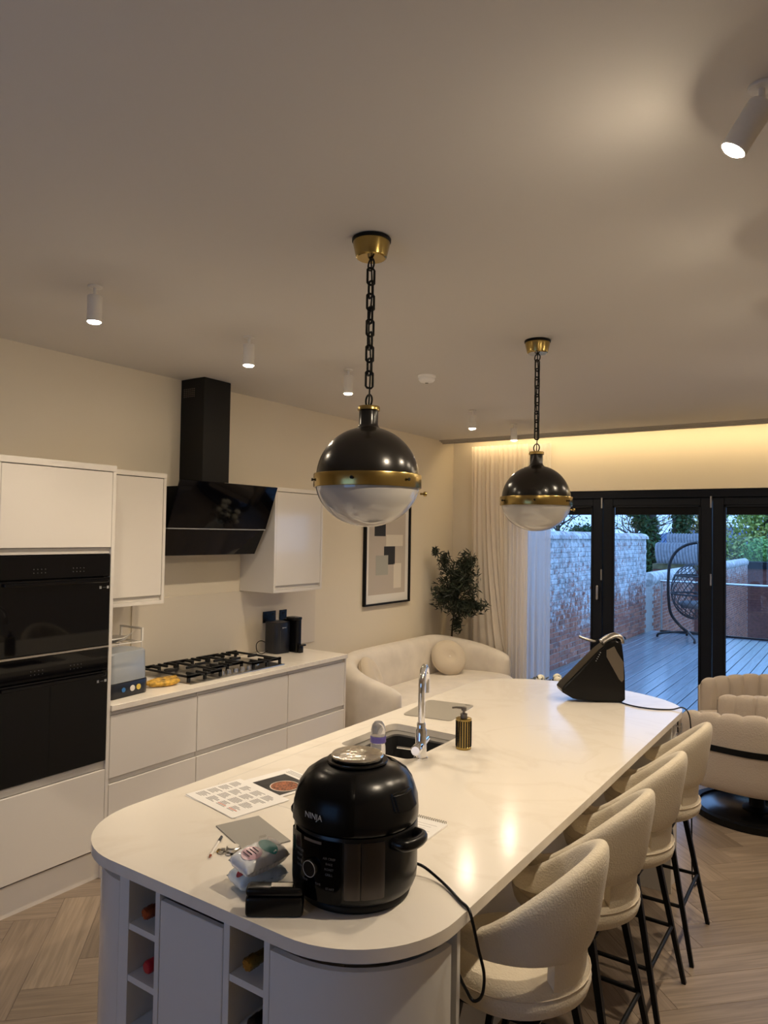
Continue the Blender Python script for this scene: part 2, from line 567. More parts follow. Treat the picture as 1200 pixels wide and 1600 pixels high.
def plate_with_hole(name, outer, hole, z0, z1, m, parent=None):
    cu = bpy.data.curves.new(name, 'CURVE')
    cu.dimensions = '2D'
    cu.fill_mode = 'BOTH'
    for P in (outer, hole):
        s = cu.splines.new('POLY')
        s.points.add(len(P) - 1)
        for q, (x, y) in zip(s.points, P):
            q.co = (x, y, 0, 1)
        s.use_cyclic_u = True
    cu.extrude = (z1 - z0) / 2
    t = bpy.data.objects.new('tmp', cu)
    C.objects.link(t)
    dg = bpy.context.evaluated_depsgraph_get()
    dg.update()
    me = bpy.data.meshes.new_from_object(t.evaluated_get(dg))
    bpy.data.objects.remove(t)
    me.transform(Matrix.Translation((0, 0, (z0 + z1) / 2)))
    bm = bmesh.new()
    bm.from_mesh(me)
    bmesh.ops.remove_doubles(bm, verts=bm.verts[:], dist=1e-5)
    o = obj(name, bm, m, parent)
    return sharp(o, 30)

def rrect(x0, y0, x1, y1, r, n=5):
    return arc(x1 - r, y0 + r, r, -90, 0, n) + arc(x1 - r, y1 - r, r, 0, 90, n) + arc(x0 + r, y1 - r, r, 90, 180, n) + arc(x0 + r, y0 + r, r, 180, 270, n)

def ellipsoid(name, c, rad, m, parent=None, u=24, v=16, power=1.0):
    bm = bmesh.new()
    bmesh.ops.create_uvsphere(bm, u_segments=u, v_segments=v, radius=1)
    for w in bm.verts:
        w.co = Vector((math.copysign(abs(w.co.x) ** power, w.co.x) * rad[0], math.copysign(abs(w.co.y) ** power, w.co.y) * rad[1], math.copysign(abs(w.co.z) ** power, w.co.z) * rad[2])) + Vector(c)
    return obj(name, bm, m, parent, smooth=True)

def leaves(name, m, blobs, n, size, seed, parent=None, aspect=0.45, shell=0.55):
    """thousands of small folded leaves filling ellipsoid blobs"""
    rng = np.random.default_rng(seed)
    w = np.array([b[1][0] * b[1][1] * b[1][2] for b in blobs]) ** (2 / 3)
    idx = rng.choice(len(blobs), n, p=w / w.sum())
    ctr = np.array([b[0] for b in blobs])[idx]
    rad = np.array([b[1] for b in blobs])[idx]
    d = rng.normal(size=(n, 3)); d /= np.linalg.norm(d, axis=1)[:, None]
    rr = (shell + (1 - shell) * rng.random(n)) * (0.85 + 0.3 * rng.random(n))
    p = ctr + d * rad * rr[:, None]
    a = rng.normal(size=(n, 3)); a /= np.linalg.norm(a, axis=1)[:, None]
    b = np.cross(a, rng.normal(size=(n, 3))); b /= np.linalg.norm(b, axis=1)[:, None]
    s = size * (0.6 + 0.8 * rng.random(n))[:, None]
    c = np.cross(a, b)
    v = np.stack([p - a * s, p + b * s * aspect + c * s * 0.15, p + a * s, p - b * s * aspect + c * s * 0.15], 1).reshape(-1, 3)
    me = bpy.data.meshes.new(name)
    fc = np.arange(4 * n).reshape(-1, 4)
    tri = np.concatenate([fc[:, [0, 1, 2]], fc[:, [0, 2, 3]]])
    me.from_pydata(v.tolist(), [], tri.tolist())
    me.materials.append(MAT[m])
    o = bpy.data.objects.new(name, me)
    link(o, parent)
    o['kind'] = 'stuff'
    return o

def slab_text(name, body, size, m, parent, loc, rot, ext=0.0004):
    cu = bpy.data.curves.new(name, 'FONT')
    cu.body = body
    cu.size = size
    cu.extrude = ext
    cu.align_x = 'CENTER'; cu.align_y = 'CENTER'
    t = bpy.data.objects.new('tmp', cu)
    C.objects.link(t)
    dg = bpy.context.evaluated_depsgraph_get(); dg.update()
    me = bpy.data.meshes.new_from_object(t.evaluated_get(dg))
    bpy.data.objects.remove(t)
    me.materials.clear()
    me.materials.append(MAT[m])
    o = bpy.data.objects.new(name, me)
    link(o, parent)
    o.location = loc
    o.rotation_euler = rot
    return o

# ================================================================ THE ROOM
XL, XR, YF, YB, HC = -4.0, 1.09, -1.2, 7.35, 2.928
struct(box('floor', (XL - 0.1, YF, -0.12), (XR + 0.1, YB + 0.1, -0.004), mat('floor_joint', (0.16, 0.12, 0.09), 0.7)))
floor = bpy.data.objects['floor']
struct(box('ceiling', (XL - 0.1, YF, HC), (XR + 0.1, YB + 0.12, HC + 0.1), 'ceiling'))
struct(box('wall_left', (XL - 0.12, YF, -0.004), (XL, YB + 0.12, HC), 'wall'))
struct(box('wall_right', (XR, YF, -0.004), (XR + 0.12, YB + 0.12, HC), 'wall'))
bm = bmesh.new()
add_box(bm, (XL - 0.12, YF - 0.12, -0.1), (-2.5, YF, HC + 0.1))
add_box(bm, (-0.9, YF - 0.12, -0.1), (XR + 0.12, YF, HC + 0.1))
add_box(bm, (-2.5, YF - 0.12, -0.1), (-0.9, YF, 0.85))
add_box(bm, (-2.5, YF - 0.12, 2.15), (-0.9, YF, HC + 0.1))
struct(obj('wall_front', bm, 'wall'))
wd1 = struct(bpy.data.objects.new('added_window_1', None)); link(wd1)  # unseen window, added to account for the cool light on the island front
for a, b in (((-2.5, 0.85), (-2.43, 2.15)), ((-0.97, 0.85), (-0.9, 2.15)), ((-2.43, 0.85), (-0.97, 0.92)), ((-2.43, 2.08), (-0.97, 2.15)), ((-1.73, 0.92), (-1.67, 2.08))):
    box('window_frame', (a[0], YF - 0.10, a[1]), (b[0], YF - 0.04, b[1]), 'white_pl', wd1)
box('glass_pane', (-2.43, YF - 0.072, 0.92), (-1.73, YF - 0.068, 2.08), 'glass', wd1)
box('glass_pane', (-1.67, YF - 0.072, 0.92), (-0.97, YF - 0.068, 2.08), 'glass', wd1)
DX0, DX1, DZ = -3.32, 0.93, 2.345
bm = bmesh.new()
add_box(bm, (XL, YB, -0.004), (DX0, YB + 0.14, HC))
add_box(bm, (DX1, YB, -0.004), (XR, YB + 0.14, HC))
add_box(bm, (DX0, YB, DZ), (DX1, YB + 0.14, HC))
struct(obj('wall_back', bm, 'wall'))
# stepped trim board along the ceiling that hides the cove light
bm = bmesh.new()
add_box(bm, (XL, 7.012, 2.916), (XR, 7.034, HC))
add_box(bm, (XL, 7.034, 2.924), (XR, 7.046, HC))
add_box(bm, (XL, 7.046, 2.906), (XR, 7.072, HC))
add_box(bm, (XL, 7.072, 2.920), (XR, 7.084, HC))
add_box(bm, (XL, 7.084, 2.894), (XR, 7.115, HC))
struct(obj('trim_1', bm, mat('trim_grey_beige', (0.42, 0.39, 0.34), 0.6)))
led = tag(box('light_strip', (-3.72, 7.128, 2.914), (1.0, 7.148, 2.9275), 'led'), 'warm glowing light strip hidden behind the ceiling trim above the garden doors', 'light strip')

# herringbone oak planks, at 45 degrees to the walls
W_, L_ = 0.185, 0.74
bm = bmesh.new()
add_box(bm, (0.0006, 0.0006, -0.004), (L_ - 0.0006, W_ - 0.0006, 0.0), 0.0008)
plank_me = bpy.data.meshes.new('plank'); bm.to_mesh(plank_me); bm.free()
plank_me.materials.append(MAT['oak'])
rot45 = Matrix.Rotation(PI / 4, 2)
spots = []
for i in range(-40, 60):
    for j in range(-14, 15):
        u, v = i * W_ + j * L_, i * W_ - j * L_
        for kind in (0, 1):
            cu_, cv_ = (u + L_ / 2, v + W_ / 2) if kind == 0 else (u + W_ / 2, v + W_ + L_ / 2)
            c = rot45 @ Vector((cu_, cv_)) + Vector((-0.63, 3.605))
            if XL + 0.3 < c.x < XR - 0.3 and YF + 0.3 < c.y < YB - 0.3:
                # seen floor: the strip right of the island and the aisle on its left
                seen = 0 if (-1.3 < c.x < 0.6 and 2.0 < c.y < 6) or (-3.5 < c.x < -2.0 and 1.0 < c.y < 2.6) else 1
                spots.append((seen, c.length, u, v, kind))
spots.sort()
rest = bmesh.new()
for n, (seen, dd, u, v, kind) in enumerate(spots):
    o2 = rot45 @ Vector((u, v) if kind == 0 else (u + W_, v + W_)) + Vector((-0.63, 3.605))
    rz = PI / 4 if kind == 0 else PI / 4 + PI / 2
    if n < 290:
        o = bpy.data.objects.new('plank', plank_me)
        o.location = (o2.x, o2.y, 0); o.rotation_euler = (0, 0, rz)
        link(o, floor)
    else:
        k = len(rest.verts)
        rest.from_mesh(plank_me)
        rest.verts.ensure_lookup_table()
        mm = Matrix.Translation((o2.x, o2.y, 0)) @ Matrix.Rotation(rz, 4, 'Z')
        for w in rest.verts[k:]:
            w.co = mm @ w.co
o = obj('plank', rest, 'oak', floor); o['kind'] = 'stuff'

# ---------------------------------------------------------------- folding garden doors
struct(box('trim_2', (DX0, 7.38, 2.268), (DX1, 7.45, DZ - 0.002), 'anth'))
struct(box('trim_3', (DX0, 7.38, -0.003), (DX0 + 0.05, 7.45, 2.268), 'anth'))
struct(box('trim_4', (DX1 - 0.05, 7.38, -0.003), (DX1, 7.45, 2.268), 'anth'))
struct(box('trim_5', (DX0 + 0.05, 7.38, -0.003), (DX1 - 0.05, 7.45, 0.02), 'anth'))
struct(box('trim_6', (DX0, 7.4505, 2.235), (DX1, 7.458, DZ - 0.002), 'anth'))
edges = [-3.27, -2.262, -1.222, -0.182, 0.88]
for k in range(4):
    x0, x1 = edges[k] + 0.004, edges[k + 1] - 0.004
    d = bpy.data.objects.new('door_%d' % (k + 1), None)
    d.location = (0, 0, 0); link(d); struct(d)
    s = 0.098
    for a, b in ((x0, x0 + s), (x1 - s, x1)):
        bm = bmesh.new()
        add_box(bm, (a, 7.384, 0.024), (b, 7.446, 2.262), 0.004)
        obj('stile', bm, 'anth', d)
    for a, b in ((0.024, 0.13), (2.19, 2.262)):
        bm = bmesh.new()
        add_box(bm, (x0 + s, 7.386, a), (x1 - s, 7.444, b), 0.004)
        obj('rail', bm, 'anth', d)
    bm = bmesh.new()
    for a, b, c0, c1 in ((x0 + s, x0 + s + 0.018, 0.13, 2.19), (x1 - s - 0.018, x1 - s, 0.13, 2.19)):
        add_box(bm, (a, 7.378, c0), (b, 7.40, c1))
    add_box(bm, (x0 + s, 7.378, 2.172), (x1 - s, 7.40, 2.19))
    add_box(bm, (x0 + s, 7.378, 0.13), (x1 - s, 7.40, 0.148))
    obj('glazing_bead', bm, 'anth', d)
    box('blind_cassette', (x0 + s + 0.018, 7.402, 2.098), (x1 - s - 0.018, 7.428, 2.19), 'black_matt', d)
    box('glass_pane', (x0 + s, 7.431, 0.13), (x1 - s, 7.435, 2.19), 'glass', d)
    # hinges on the meeting stile
    if k < 3:
        bm = bmesh.new()
        for z in (2.22, 1.48, 0.25):
            add_lathe(bm, [(0.009, -0.055), (0.009, 0.055)], 10, (x1 - 0.006, 7.378, z))
        obj('hinge', bm, 'handle_ch', d)
    if k == 0:
        box('pull_handle', (x1 - 0.058, 7.352, 1.22), (x1 - 0.030, 7.384, 1.37), 'handle_ch', d, 0.012, 3)
    if k == 0:
        bm = bmesh.new()
        add_tube(bm, spline([(x1 - 0.05, 7.384, 0.80), (x1 - 0.05, 7.33, 0.80), (x1 - 0.09, 7.315, 0.805), (x1 - 0.16, 7.315, 0.82), (x1 - 0.21, 7.318, 0.835)]), 0.016, 10)
        sharp(obj('lever_handle', bm, 'steel', d), 60)
    if k == 1:
        bm = bmesh.new()
        add_tube(bm, spline([(x0 + 0.05, 7.446, 0.84), (x0 + 0.05, 7.50, 0.84), (x0 + 0.09, 7.512, 0.845), (x0 + 0.16, 7.512, 0.84), (x0 + 0.20, 7.51, 0.83)]), 0.013, 10)
        sharp(obj('lever_handle', bm, 'black_metal', d), 60)

# ================================================================ KITCHEN ISLAND
TOP = 0.92
outline = arc(-1.148, 1.605, 0.30, -90, 0, 14) + arc(-1.484, 4.2, 0.636, 0, 180, 40, 0.40) + arc(-1.82, 1.605, 0.30, 180, 270, 14)
SX0, SX1, SY0, SY1 = -1.985, -1.605, 2.60, 3.055
top = thing('island_worktop', 'long pale stone worktop with rounded ends lying on the kitchen island', 'worktop', (0, 0, 0))
plate_with_hole('slab', outline, rrect(SX0, SY0, SX1, SY1, 0.04), 0.888, TOP, 'stone', top)
groove = rrect(-2.045, 1.90, -1.585, 3.135, 0.06, 6)
bm = bmesh.new()
add_tube(bm, [(x, y, TOP - 0.0012) for x, y in groove], 0.0024, 6, closed=True)
obj('drainer_groove', bm, 'rail_groove', top)  # strip instead of a recess; the groove's shade is put into its darker colour

isl = thing('kitchen_island', 'pale grey gloss island with curved corner doors and open wine niches', 'kitchen island', (0, 0, 0))
stiles = [(-1.812, -1.768), (-1.652, -1.633), (-1.381, -1.359), (-1.240, -1.220)]
for a, b in stiles:
    box('upright', (a, 1.335, 0.09), (b, 1.645, 0.872), 'island_gloss', isl, 0.001)
box('top_rail', (-1.812, 1.337, 0.8725), (-1.158, 1.645, 0.887), 'island_gloss', isl)
box('door', (-1.6305, 1.335, 0.10), (-1.3835, 1.353, 0.848), 'island_gloss', isl, 0.002)
box('handle_rail', (-1.6325, 1.372, 0.852), (-1.3815, 1.386, 0.872), 'island_gloss', isl)
for a, b in ((-1.768, -1.652), (-1.359, -1.240)):
    for z in (0.743, 0.597, 0.451, 0.305, 0.159):
        box('shelf', (a + 0.0005, 1.337, z - 0.018), (b - 0.0005, 1.640, z), 'island_gloss', isl)
box('side_panel', (-2.10, 1.6455, 0.0), (-0.866, 1.663, 0.887), 'island_gloss', isl, 0.001)
lp = arc(-1.812, 1.625, 0.29, 180, 270, 16)
wallstrip('curved_door', lp[0:], 0.018, 0.10, 0.850, 'island_gloss', isl)
rp = [(-1.218, 1.335)] + arc(-1.156, 1.625, 0.29, 270, 358, 16)
wallstrip('curved_door', rp, 0.018, 0.10, 0.850, 'island_gloss', isl)
wallstrip('curved_rail', arc(-1.812, 1.625, 0.262, 180, 270, 16), 0.012, 0.852, 0.887, 'island_gloss', isl)
wallstrip('curved_rail', [(-1.218, 1.363)] + arc(-1.156, 1.625, 0.262, 270, 360, 16), 0.012, 0.852, 0.887, 'island_gloss', isl)
wallstrip('plinth', arc(-1.812, 1.64, 0.25, 180, 270, 10) + arc(-1.156, 1.64, 0.25, 270, 358, 10), 0.016, 0.0, 0.088, 'island_gloss', isl)
box('back_panel', (-1.20, 1.664, 0.0), (-1.182, 4.03, 0.887), 'island_gloss', isl)
for k in range(4):
    y0 = 1.668 + k * 0.5905
    box('cupboard_door', (-2.10, y0 + 0.0015, 0.10), (-2.082, y0 + 0.589, 0.850), 'island_gloss', isl, 0.002)
box('cupboard_rail', (-2.062, 1.664, 0.852), (-2.05, 4.03, 0.887), 'island_gloss', isl)
box('cupboard_plinth', (-2.055, 1.664, 0.0), (-2.039, 4.03, 0.09), 'island_gloss', isl)
box('end_panel', (-2.10, 4.031, 0.0), (-0.862, 4.049, 0.887), 'island_gloss', isl, 0.001)
wallstrip('curved_end', arc(-1.484, 4.20, 0.61, -12, 192, 36, 0.375), 0.018, 0.0, 0.887, 'island_gloss', isl)
o = tube('towel_hook', spline([(-0.868, 4.16, 0.852), (-0.842, 4.16, 0.852), (-0.838, 4.16, 0.868), (-0.838, 4.16, 0.838), (-0.842, 4.16, 0.815), (-0.866, 4.16, 0.805)]), 0.005, 'chrome', isl)

# sink under the cut-out, tap, things around it
sink = thing('kitchen_sink', 'grey undermounted sink with dark bowl set in the island worktop', 'sink', (0, 0, 0))
ox0, oy0, ox1, oy1 = SX0 - 0.012, SY0 - 0.012, SX1 + 0.012, SY1 + 0.012
plate_with_hole('rim', rrect(ox0, oy0, ox1, oy1, 0.045), rrect(SX0 + 0.045, SY0 + 0.03, SX1 - 0.005, SY1 - 0.05, 0.04), 0.878, 0.8865, 'sink', sink)
bp = rrect(SX0 + 0.045, SY0 + 0.03, SX1 - 0.005, SY1 - 0.05, 0.04)
bm = bmesh.new()
A = [bm.verts.new((x, y, 0.878)) for x, y in bp]
cxs, cys = (SX0 + SX1) / 2 + 0.02, (SY0 + SY1) / 2 - 0.01
B = [bm.verts.new((cxs + (x - cxs) * 0.96, cys + (y - cys) * 0.96, 0.70)) for x, y in bp]
for i in range(len(bp)):
    bm.faces.new((A[(i + 1) % len(bp)], A[i], B[i], B[(i + 1) % len(bp)]))
bm.faces.new(B)
obj('bowl', bm, 'bowl', sink, smooth=False)
lathe('drain', [(0.0, 0.7005), (0.04, 0.7005), (0.042, 0.704), (0.03, 0.706), (0, 0.706)], 'chrome', sink, 20, (cxs, cys, 0))

tap = thing('mixer_tap', 'tall chrome swan neck mixer tap standing beside the sink', 'tap', (-1.575, 2.64, TOP))
lathe('body', [(0.030, 0), (0.030, 0.008), (0.0245, 0.012), (0.0235, 0.125), (0.020, 0.130), (0.0185, 0.135), (0.0185, 0.15), (0.015, 0.155)], 'chrome', tap)
dv = Vector((-0.39, 0.92, 0)).normalized()
pts = [Vector((0, 0, 0.15)), Vector((0, 0, 0.22)), Vector((0, 0, 0.30))]
for k in range(1, 10):
    a = PI * k / 9
    pts.append(Vector((0, 0, 0.30)) + dv * (0.075 - 0.075 * math.cos(a)) + Vector((0, 0, 0.075 * math.sin(a))))
pts.append(pts[-1] + Vector((0, 0, -0.05)))
tube('spout', spline(pts, 4), 0.0145, 'chrome', tap, 14)
cr = Vector((0.306, -0.952, 0)).normalized()
lv = Vector((-0.828, -0.56, 0))
lathe('valve', [(0.0, -0.085), (0.019, -0.085), (0.019, 0.060), (0.0215, 0.062), (0.0215, 0.095), (0.018, 0.100), (0, 0.100)], 'chrome', tap, 24, (0, 0, 0.062), cr)
tube('lever', [cr * 0.080 + lv * 0.02 + Vector((0, 0, 0.064)), cr * 0.080 + lv * 0.07 + Vector((0, 0, 0.070)), cr * 0.080 + lv * 0.082 + Vector((0, 0, 0.071))], [0.005, 0.0045, 0.004], 'chrome', tap, 8)

soap = thing('soap_dispenser', 'ribbed black and brass soap pump beside the chrome tap', 'soap dispenser', (-1.50, 2.885, TOP))
sb_ = lathe('bottle', [(0.034, 0), (0.0355, 0.004), (0.0355, 0.010), (0.0335, 0.012), (0.0335, 0.125), (0.0355, 0.127), (0.0355, 0.134), (0.030, 0.136), (0, 0.136)], 'brass', soap, 36)
bm = bmesh.new()
for k in range(18):
    a = 2 * PI * k / 18
    c, s = math.cos(a), math.sin(a)
    add_tube(bm, [(0.0332 * c, 0.0332 * s, 0.013), (0.0332 * c, 0.0332 * s, 0.124)], 0.0036, 6)
obj('rib', bm, 'black_satin', sb_)
lathe('collar', [(0.016, 0.136), (0.016, 0.155), (0.011, 0.157), (0.006, 0.158), (0.006, 0.168), (0.012, 0.169), (0.012, 0.183), (0, 0.184)], 'dark_steel', soap, 20)
tube('nozzle', [(0, 0, 0.179), (-0.030, -0.018, 0.181), (-0.045, -0.027, 0.179)], [0.006, 0.0045, 0.004], 'dark_steel', soap)

bb = thing('baby_bottle', 'clear baby bottle with purple collar standing by the sink', 'bottle', (-1.690, 2.485, TOP))
lathe('bottle', [(0.0, 0.0), (0.029, 0.0), (0.032, 0.006), (0.032, 0.065), (0.029, 0.085), (0.025, 0.088)], 'bottle_clear', bb)
lathe('collar', [(0.031, 0.0885), (0.033, 0.090), (0.033, 0.112), (0.031, 0.114), (0.01, 0.1145)], 'purple', bb)
lathe('cap', [(0.030, 0.1150), (0.030, 0.140), (0.025, 0.160), (0.016, 0.172), (0, 0.176)], 'bottle_clear', bb)

cb = thing('chopping_board', 'flat grey chopping board with a corner hole lying beyond the tap', 'chopping board', (-1.927, 3.42, TOP + 0.0005), math.radians(8.5))
plate_with_hole('board', rrect(-0.135, -0.19, 0.135, 0.19, 0.025), rrect(0.085, 0.165, 0.118, 0.178, 0.006), 0, 0.004, 'grey_board', cb)

# ---------------------------------------------------------------- pressure cooker
pc = thing('pressure_cooker', 'big black domed pressure cooker with control panel, lettered NINJA, on the worktop', 'cooker', (-1.150, 1.592, TOP), math.radians(-4))
lathe('foot', [(0.135, 0.0), (0.147, 0.004), (0.150, 0.012), (0.148, 0.02)], 'black_matt', pc, 48)
lathe('body', [(0.148, 0.02), (0.158, 0.03), (0.165, 0.048), (0.1665, 0.07), (0.1665, 0.19), (0.164, 0.196), (0.15, 0.197)], 'black_satin', pc, 64)
lathe('lid', [(0.15, 0.199), (0.165, 0.200), (0.168, 0.206), (0.1685, 0.225), (0.166, 0.255), (0.156, 0.285), (0.138, 0.310), (0.112, 0.328), (0.092, 0.334), (0.080, 0.339), (0.076, 0.341), (0, 0.341)], 'black_satin', pc, 64)
# raised shell over the front and the top, as broad bands proud of the lid
def shell_patch(name, prof, a0, a1, th, m, parent, n=20):
    bm = bmesh.new()
    R = []
    for i in range(n + 1):
        a = math.radians(a0 + (a1 - a0) * i / n)
        edge = min(i, n - i)
        t = th * (0.25 if edge == 0 else 1)
        R.append([bm.verts.new(((r + t) * math.cos(a), (r + t) * math.sin(a), z)) for r, z in prof])
    for A, B in zip(R, R[1:]):
        for k in range(len(prof) - 1):
            bm.faces.new((A[k], B[k], B[k + 1], A[k + 1]))
    bmesh.ops.solidify(bm, geom=bm.faces[:], thickness=0.004)
    bmesh.ops.recalc_face_normals(bm, faces=bm.faces[:])
    return sharp(obj(name, bm, m, parent), 40)
lidp = [(0.168, 0.205), (0.1685, 0.225), (0.166, 0.255), (0.156, 0.285), (0.138, 0.310), (0.112, 0.328), (0.094, 0.335)]
fh_ = shell_patch('front_hood', lidp, -128, -52, 0.006, 'black_satin', pc)
shell_patch('rear_hood', lidp, 55, 125, 0.006, 'black_satin', pc)
bodyp = [(0.163, 0.036), (0.165, 0.048), (0.1665, 0.07), (0.1665, 0.13), (0.1665, 0.188)]
cpn_ = shell_patch('control_panel', bodyp, -124, -62, 0.009, 'black_gloss', pc)
shell_patch('steel_panel', bodyp[1:], -60, -46, 0.003, 'dark_steel', pc, 8)
shell_patch('steel_panel', bodyp[1:], -45, -24, 0.003, 'dark_steel', pc, 8)
def on_panel(deg, z, R=0.1775):
    a = math.radians(deg)
    return (R * math.cos(a), R * math.sin(a), z), (PI / 2, 0, a + PI / 2)
l_, r_ = on_panel(-88, 0.243, 0.1765)
slab_text('lettering', 'NINJA', 0.021, 'grey_dot', fh_, l_, r_)
shell_patch('display', [(0.1665, 0.179), (0.1665, 0.186)], -101, -77, 0.0105, 'handle_ch', pc, 8)
for dd, zz, txt in ((-108, 0.135, 'PRESSURE'), (-108, 0.122, 'STEAM'), (-108, 0.109, 'SAUTE'), (-108, 0.096, 'SLOW'), (-76, 0.135, 'AIR CRISP'), (-76, 0.122, 'BAKE'), (-76, 0.109, 'ROAST'), (-76, 0.096, 'GRILL'), (-100, 0.068, 'TEMP'), (-86, 0.068, 'TIME'), (-75, 0.062, 'START')):
    l_, r_ = on_panel(dd + 4, zz + 0.013, 0.1768)
    slab_text('panel_print', txt, 0.008, 'faint', cpn_, l_, r_, 0.0002)
a = math.radians(-88)
ax = (math.cos(a), math.sin(a), 0)
dl_ = lathe('dial', [(0.021, 0.0), (0.021, 0.010), (0.019, 0.013), (0, 0.013)], 'black_satin', pc, 28, (0.1755 * ax[0], 0.1755 * ax[1], 0.118), ax)
bm = bmesh.new()
rg = []
for k in range(28):
    t = 2 * PI * k / 28
    e1 = Vector((-ax[1], ax[0], 0)); e2 = Vector((0, 0, 1))
    rg.append(Vector((0.1895 * ax[0], 0.1895 * ax[1], 0.118)) + 0.0195 * (math.cos(t) * e1 + math.sin(t) * e2))
add_tube(bm, rg, 0.0008, 5, closed=True)
obj('dial_ring', bm, 'grey_dot', dl_)
for s in (-1, 1):
    bm = bmesh.new()
    add_tube(bm, spline([(s * 0.163, -0.045, 0.176), (s * 0.192, -0.040, 0.176), (s * 0.202, 0.0, 0.176), (s * 0.192, 0.040, 0.176), (s * 0.163, 0.045, 0.176)], 6), 0.013, 10)
    for w in bm.verts:
        w.co.z = 0.176 + (w.co.z - 0.176) * 1.15
    sharp(obj('side_handle', bm, 'black_satin', pc), 60)
bm = bmesh.new()
add_prism(bm, [(0.120, -0.050), (0.174, -0.042), (0.186, 0.0), (0.174, 0.042), (0.120, 0.050)], 0.250, 0.294)
for w in bm.verts:
    if w.co.z > 0.27:
        w.co.x -= 0.020
bmesh.ops.bevel(bm, geom=bm.edges[:], offset=0.005, segments=2, affect='EDGES')
sharp(obj('lid_grip', bm, 'black_satin', pc), 50)
lathe('vent_ring', [(0.080, 0.3415), (0.084, 0.343), (0.082, 0.3465), (0.070, 0.347), (0, 0.347)], 'black_satin', pc, 40)

dish = tag(lathe('steel_dish', [(0.0, 0.0), (0.064, 0.0), (0.070, 0.003), (0.0715, 0.008), (0.069, 0.012), (0.060, 0.0145), (0.03, 0.016), (0, 0.0165)], 'hammered', None, 40, (0, 0, 0)), 'shiny hammered steel dish resting on top of the pressure cooker', 'dish')
dish.location = (-1.150, 1.592, TOP + 0.3475)

cord = tag(tube('power_cord', spline([(-1.055, 1.722, 0.965), (-1.03, 1.748, 0.95), (-0.98, 1.745, 0.932), (-0.93, 1.72, 0.9265), (-0.88, 1.685, 0.9255), (-0.846, 1.665, 0.924), (-0.828, 1.655, 0.90), (-0.820, 1.672, 0.83), (-0.811, 1.688, 0.765), (-0.814, 1.690, 0.715), (-0.827, 1.690, 0.690), (-0.845, 1.690, 0.684), (-0.868, 1.692, 0.708), (-0.90, 1.695, 0.738), (-0.96, 1.70, 0.70)], 6), 0.0042, 'black_satin'), 'black power cord from the cooker drooping over the worktop edge', 'cord')

# ---------------------------------------------------------------- clutter near the island end
# black case
cs = thing('black_case', 'small glossy black zipped case lying in front of the pressure cooker', 'case', (-1.234, 1.366, TOP), math.radians(35))
box('shell', (-0.072, -0.022, 0.0), (0.072, 0.022, 0.050), 'black_satin', cs, 0.009, 3)
box('lid', (-0.0715, -0.0215, 0.0502), (0.0715, 0.0215, 0.072), 'black_satin', cs, 0.009, 3)
box('clasp', (-0.01, -0.015, 0.0722), (0.045, 0.006, 0.0745), 'steel', cs, 0.001)

def wipes(label, loc, rz, tilt, body, prints):
    t = thing('wipes_pack', label, 'wipes pack', loc, rz)
    t.rotation_euler = (tilt[0], tilt[1], rz)
    bm = bmesh.new()
    bmesh.ops.create_grid(bm, x_segments=24, y_segments=14, size=1)
    rnd = random.Random(5)
    topv = []
    for w in bm.verts:
        x, y = w.co.x, w.co.y
        h = 0.026 * (1 - abs(x) ** 4) ** 0.5 * (1 - abs(y) ** 5) ** 0.5 if abs(x) < 1 and abs(y) < 1 else 0
        w.co = Vector((x * 0.072, y * 0.045 * (1 - 0.06 * abs(x) ** 3), 0.026 + h + 0.0012 * math.sin(x * 19) * math.cos(y * 9)))
    bot = bmesh.new()
    g = bmesh.ops.duplicate(bm, geom=bm.verts[:] + bm.edges[:] + bm.faces[:])
    for w in [e for e in g['geom'] if isinstance(e, bmesh.types.BMVert)]:
        w.co.z = 0.026 - (w.co.z - 0.026) * 0.98
    bot.free()
    bmesh.ops.remove_doubles(bm, verts=bm.verts[:], dist=0.0006)
    bmesh.ops.recalc_face_normals(bm, faces=bm.faces[:])
    o = obj('wrapper', bm, body, t, smooth=True)
    for nm, x, y, rx, ry, m in prints:
        bm = bmesh.new()
        P = [(x + rx * math.cos(2 * PI * k / 20), y + ry * math.sin(2 * PI * k / 20)) for k in range(20)]
        V = []
        ctr = None
        def hz(px, py):
            ax_, ay_ = min(abs(px / 0.072), 0.999), min(abs(py / 0.045), 0.999)
            return 0.0275 + 0.026 * (1 - ax_ ** 4) ** 0.5 * (1 - ay_ ** 5) ** 0.5
        ctr = bm.verts.new((x, y, hz(x, y)))
        R1 = [bm.verts.new((x + (px - x) * 0.55, y + (py - y) * 0.55, hz(x + (px - x) * 0.55, y + (py - y) * 0.55))) for px, py in P]
        R2 = [bm.verts.new((px, py, hz(px, py))) for px, py in P]
        for k in range(20):
            j = (k + 1) % 20
            bm.faces.new((ctr, R1[k], R1[j])); bm.faces.new((R1[k], R2[k], R2[j], R1[j]))
        obj(nm, bm, m, t, smooth=True)
    return t
pr = [('print_patch', -0.030, -0.004, 0.028, 0.028, 'pink'), ('print_patch', 0.022, -0.006, 0.021, 0.034, 'teal'), ('print_patch', 0.054, 0.008, 0.013, 0.024, 'paper'), ('print_patch', 0.058, 0.034, 0.006, 0.005, 'redp')]
wipes('pale blue wipes pack underneath the pink printed one', (-1.376, 1.452, TOP + 0.0005), math.radians(72), (0, 0), 'wrap_blue', [('print_patch', -0.05, -0.01, 0.018, 0.015, 'redp')])
w2 = wipes('white wipes pack with pink and teal print, lying on another pack', (-1.366, 1.446, TOP + 0.0525), math.radians(80), (math.radians(8), math.radians(-4)), 'wrap', pr)
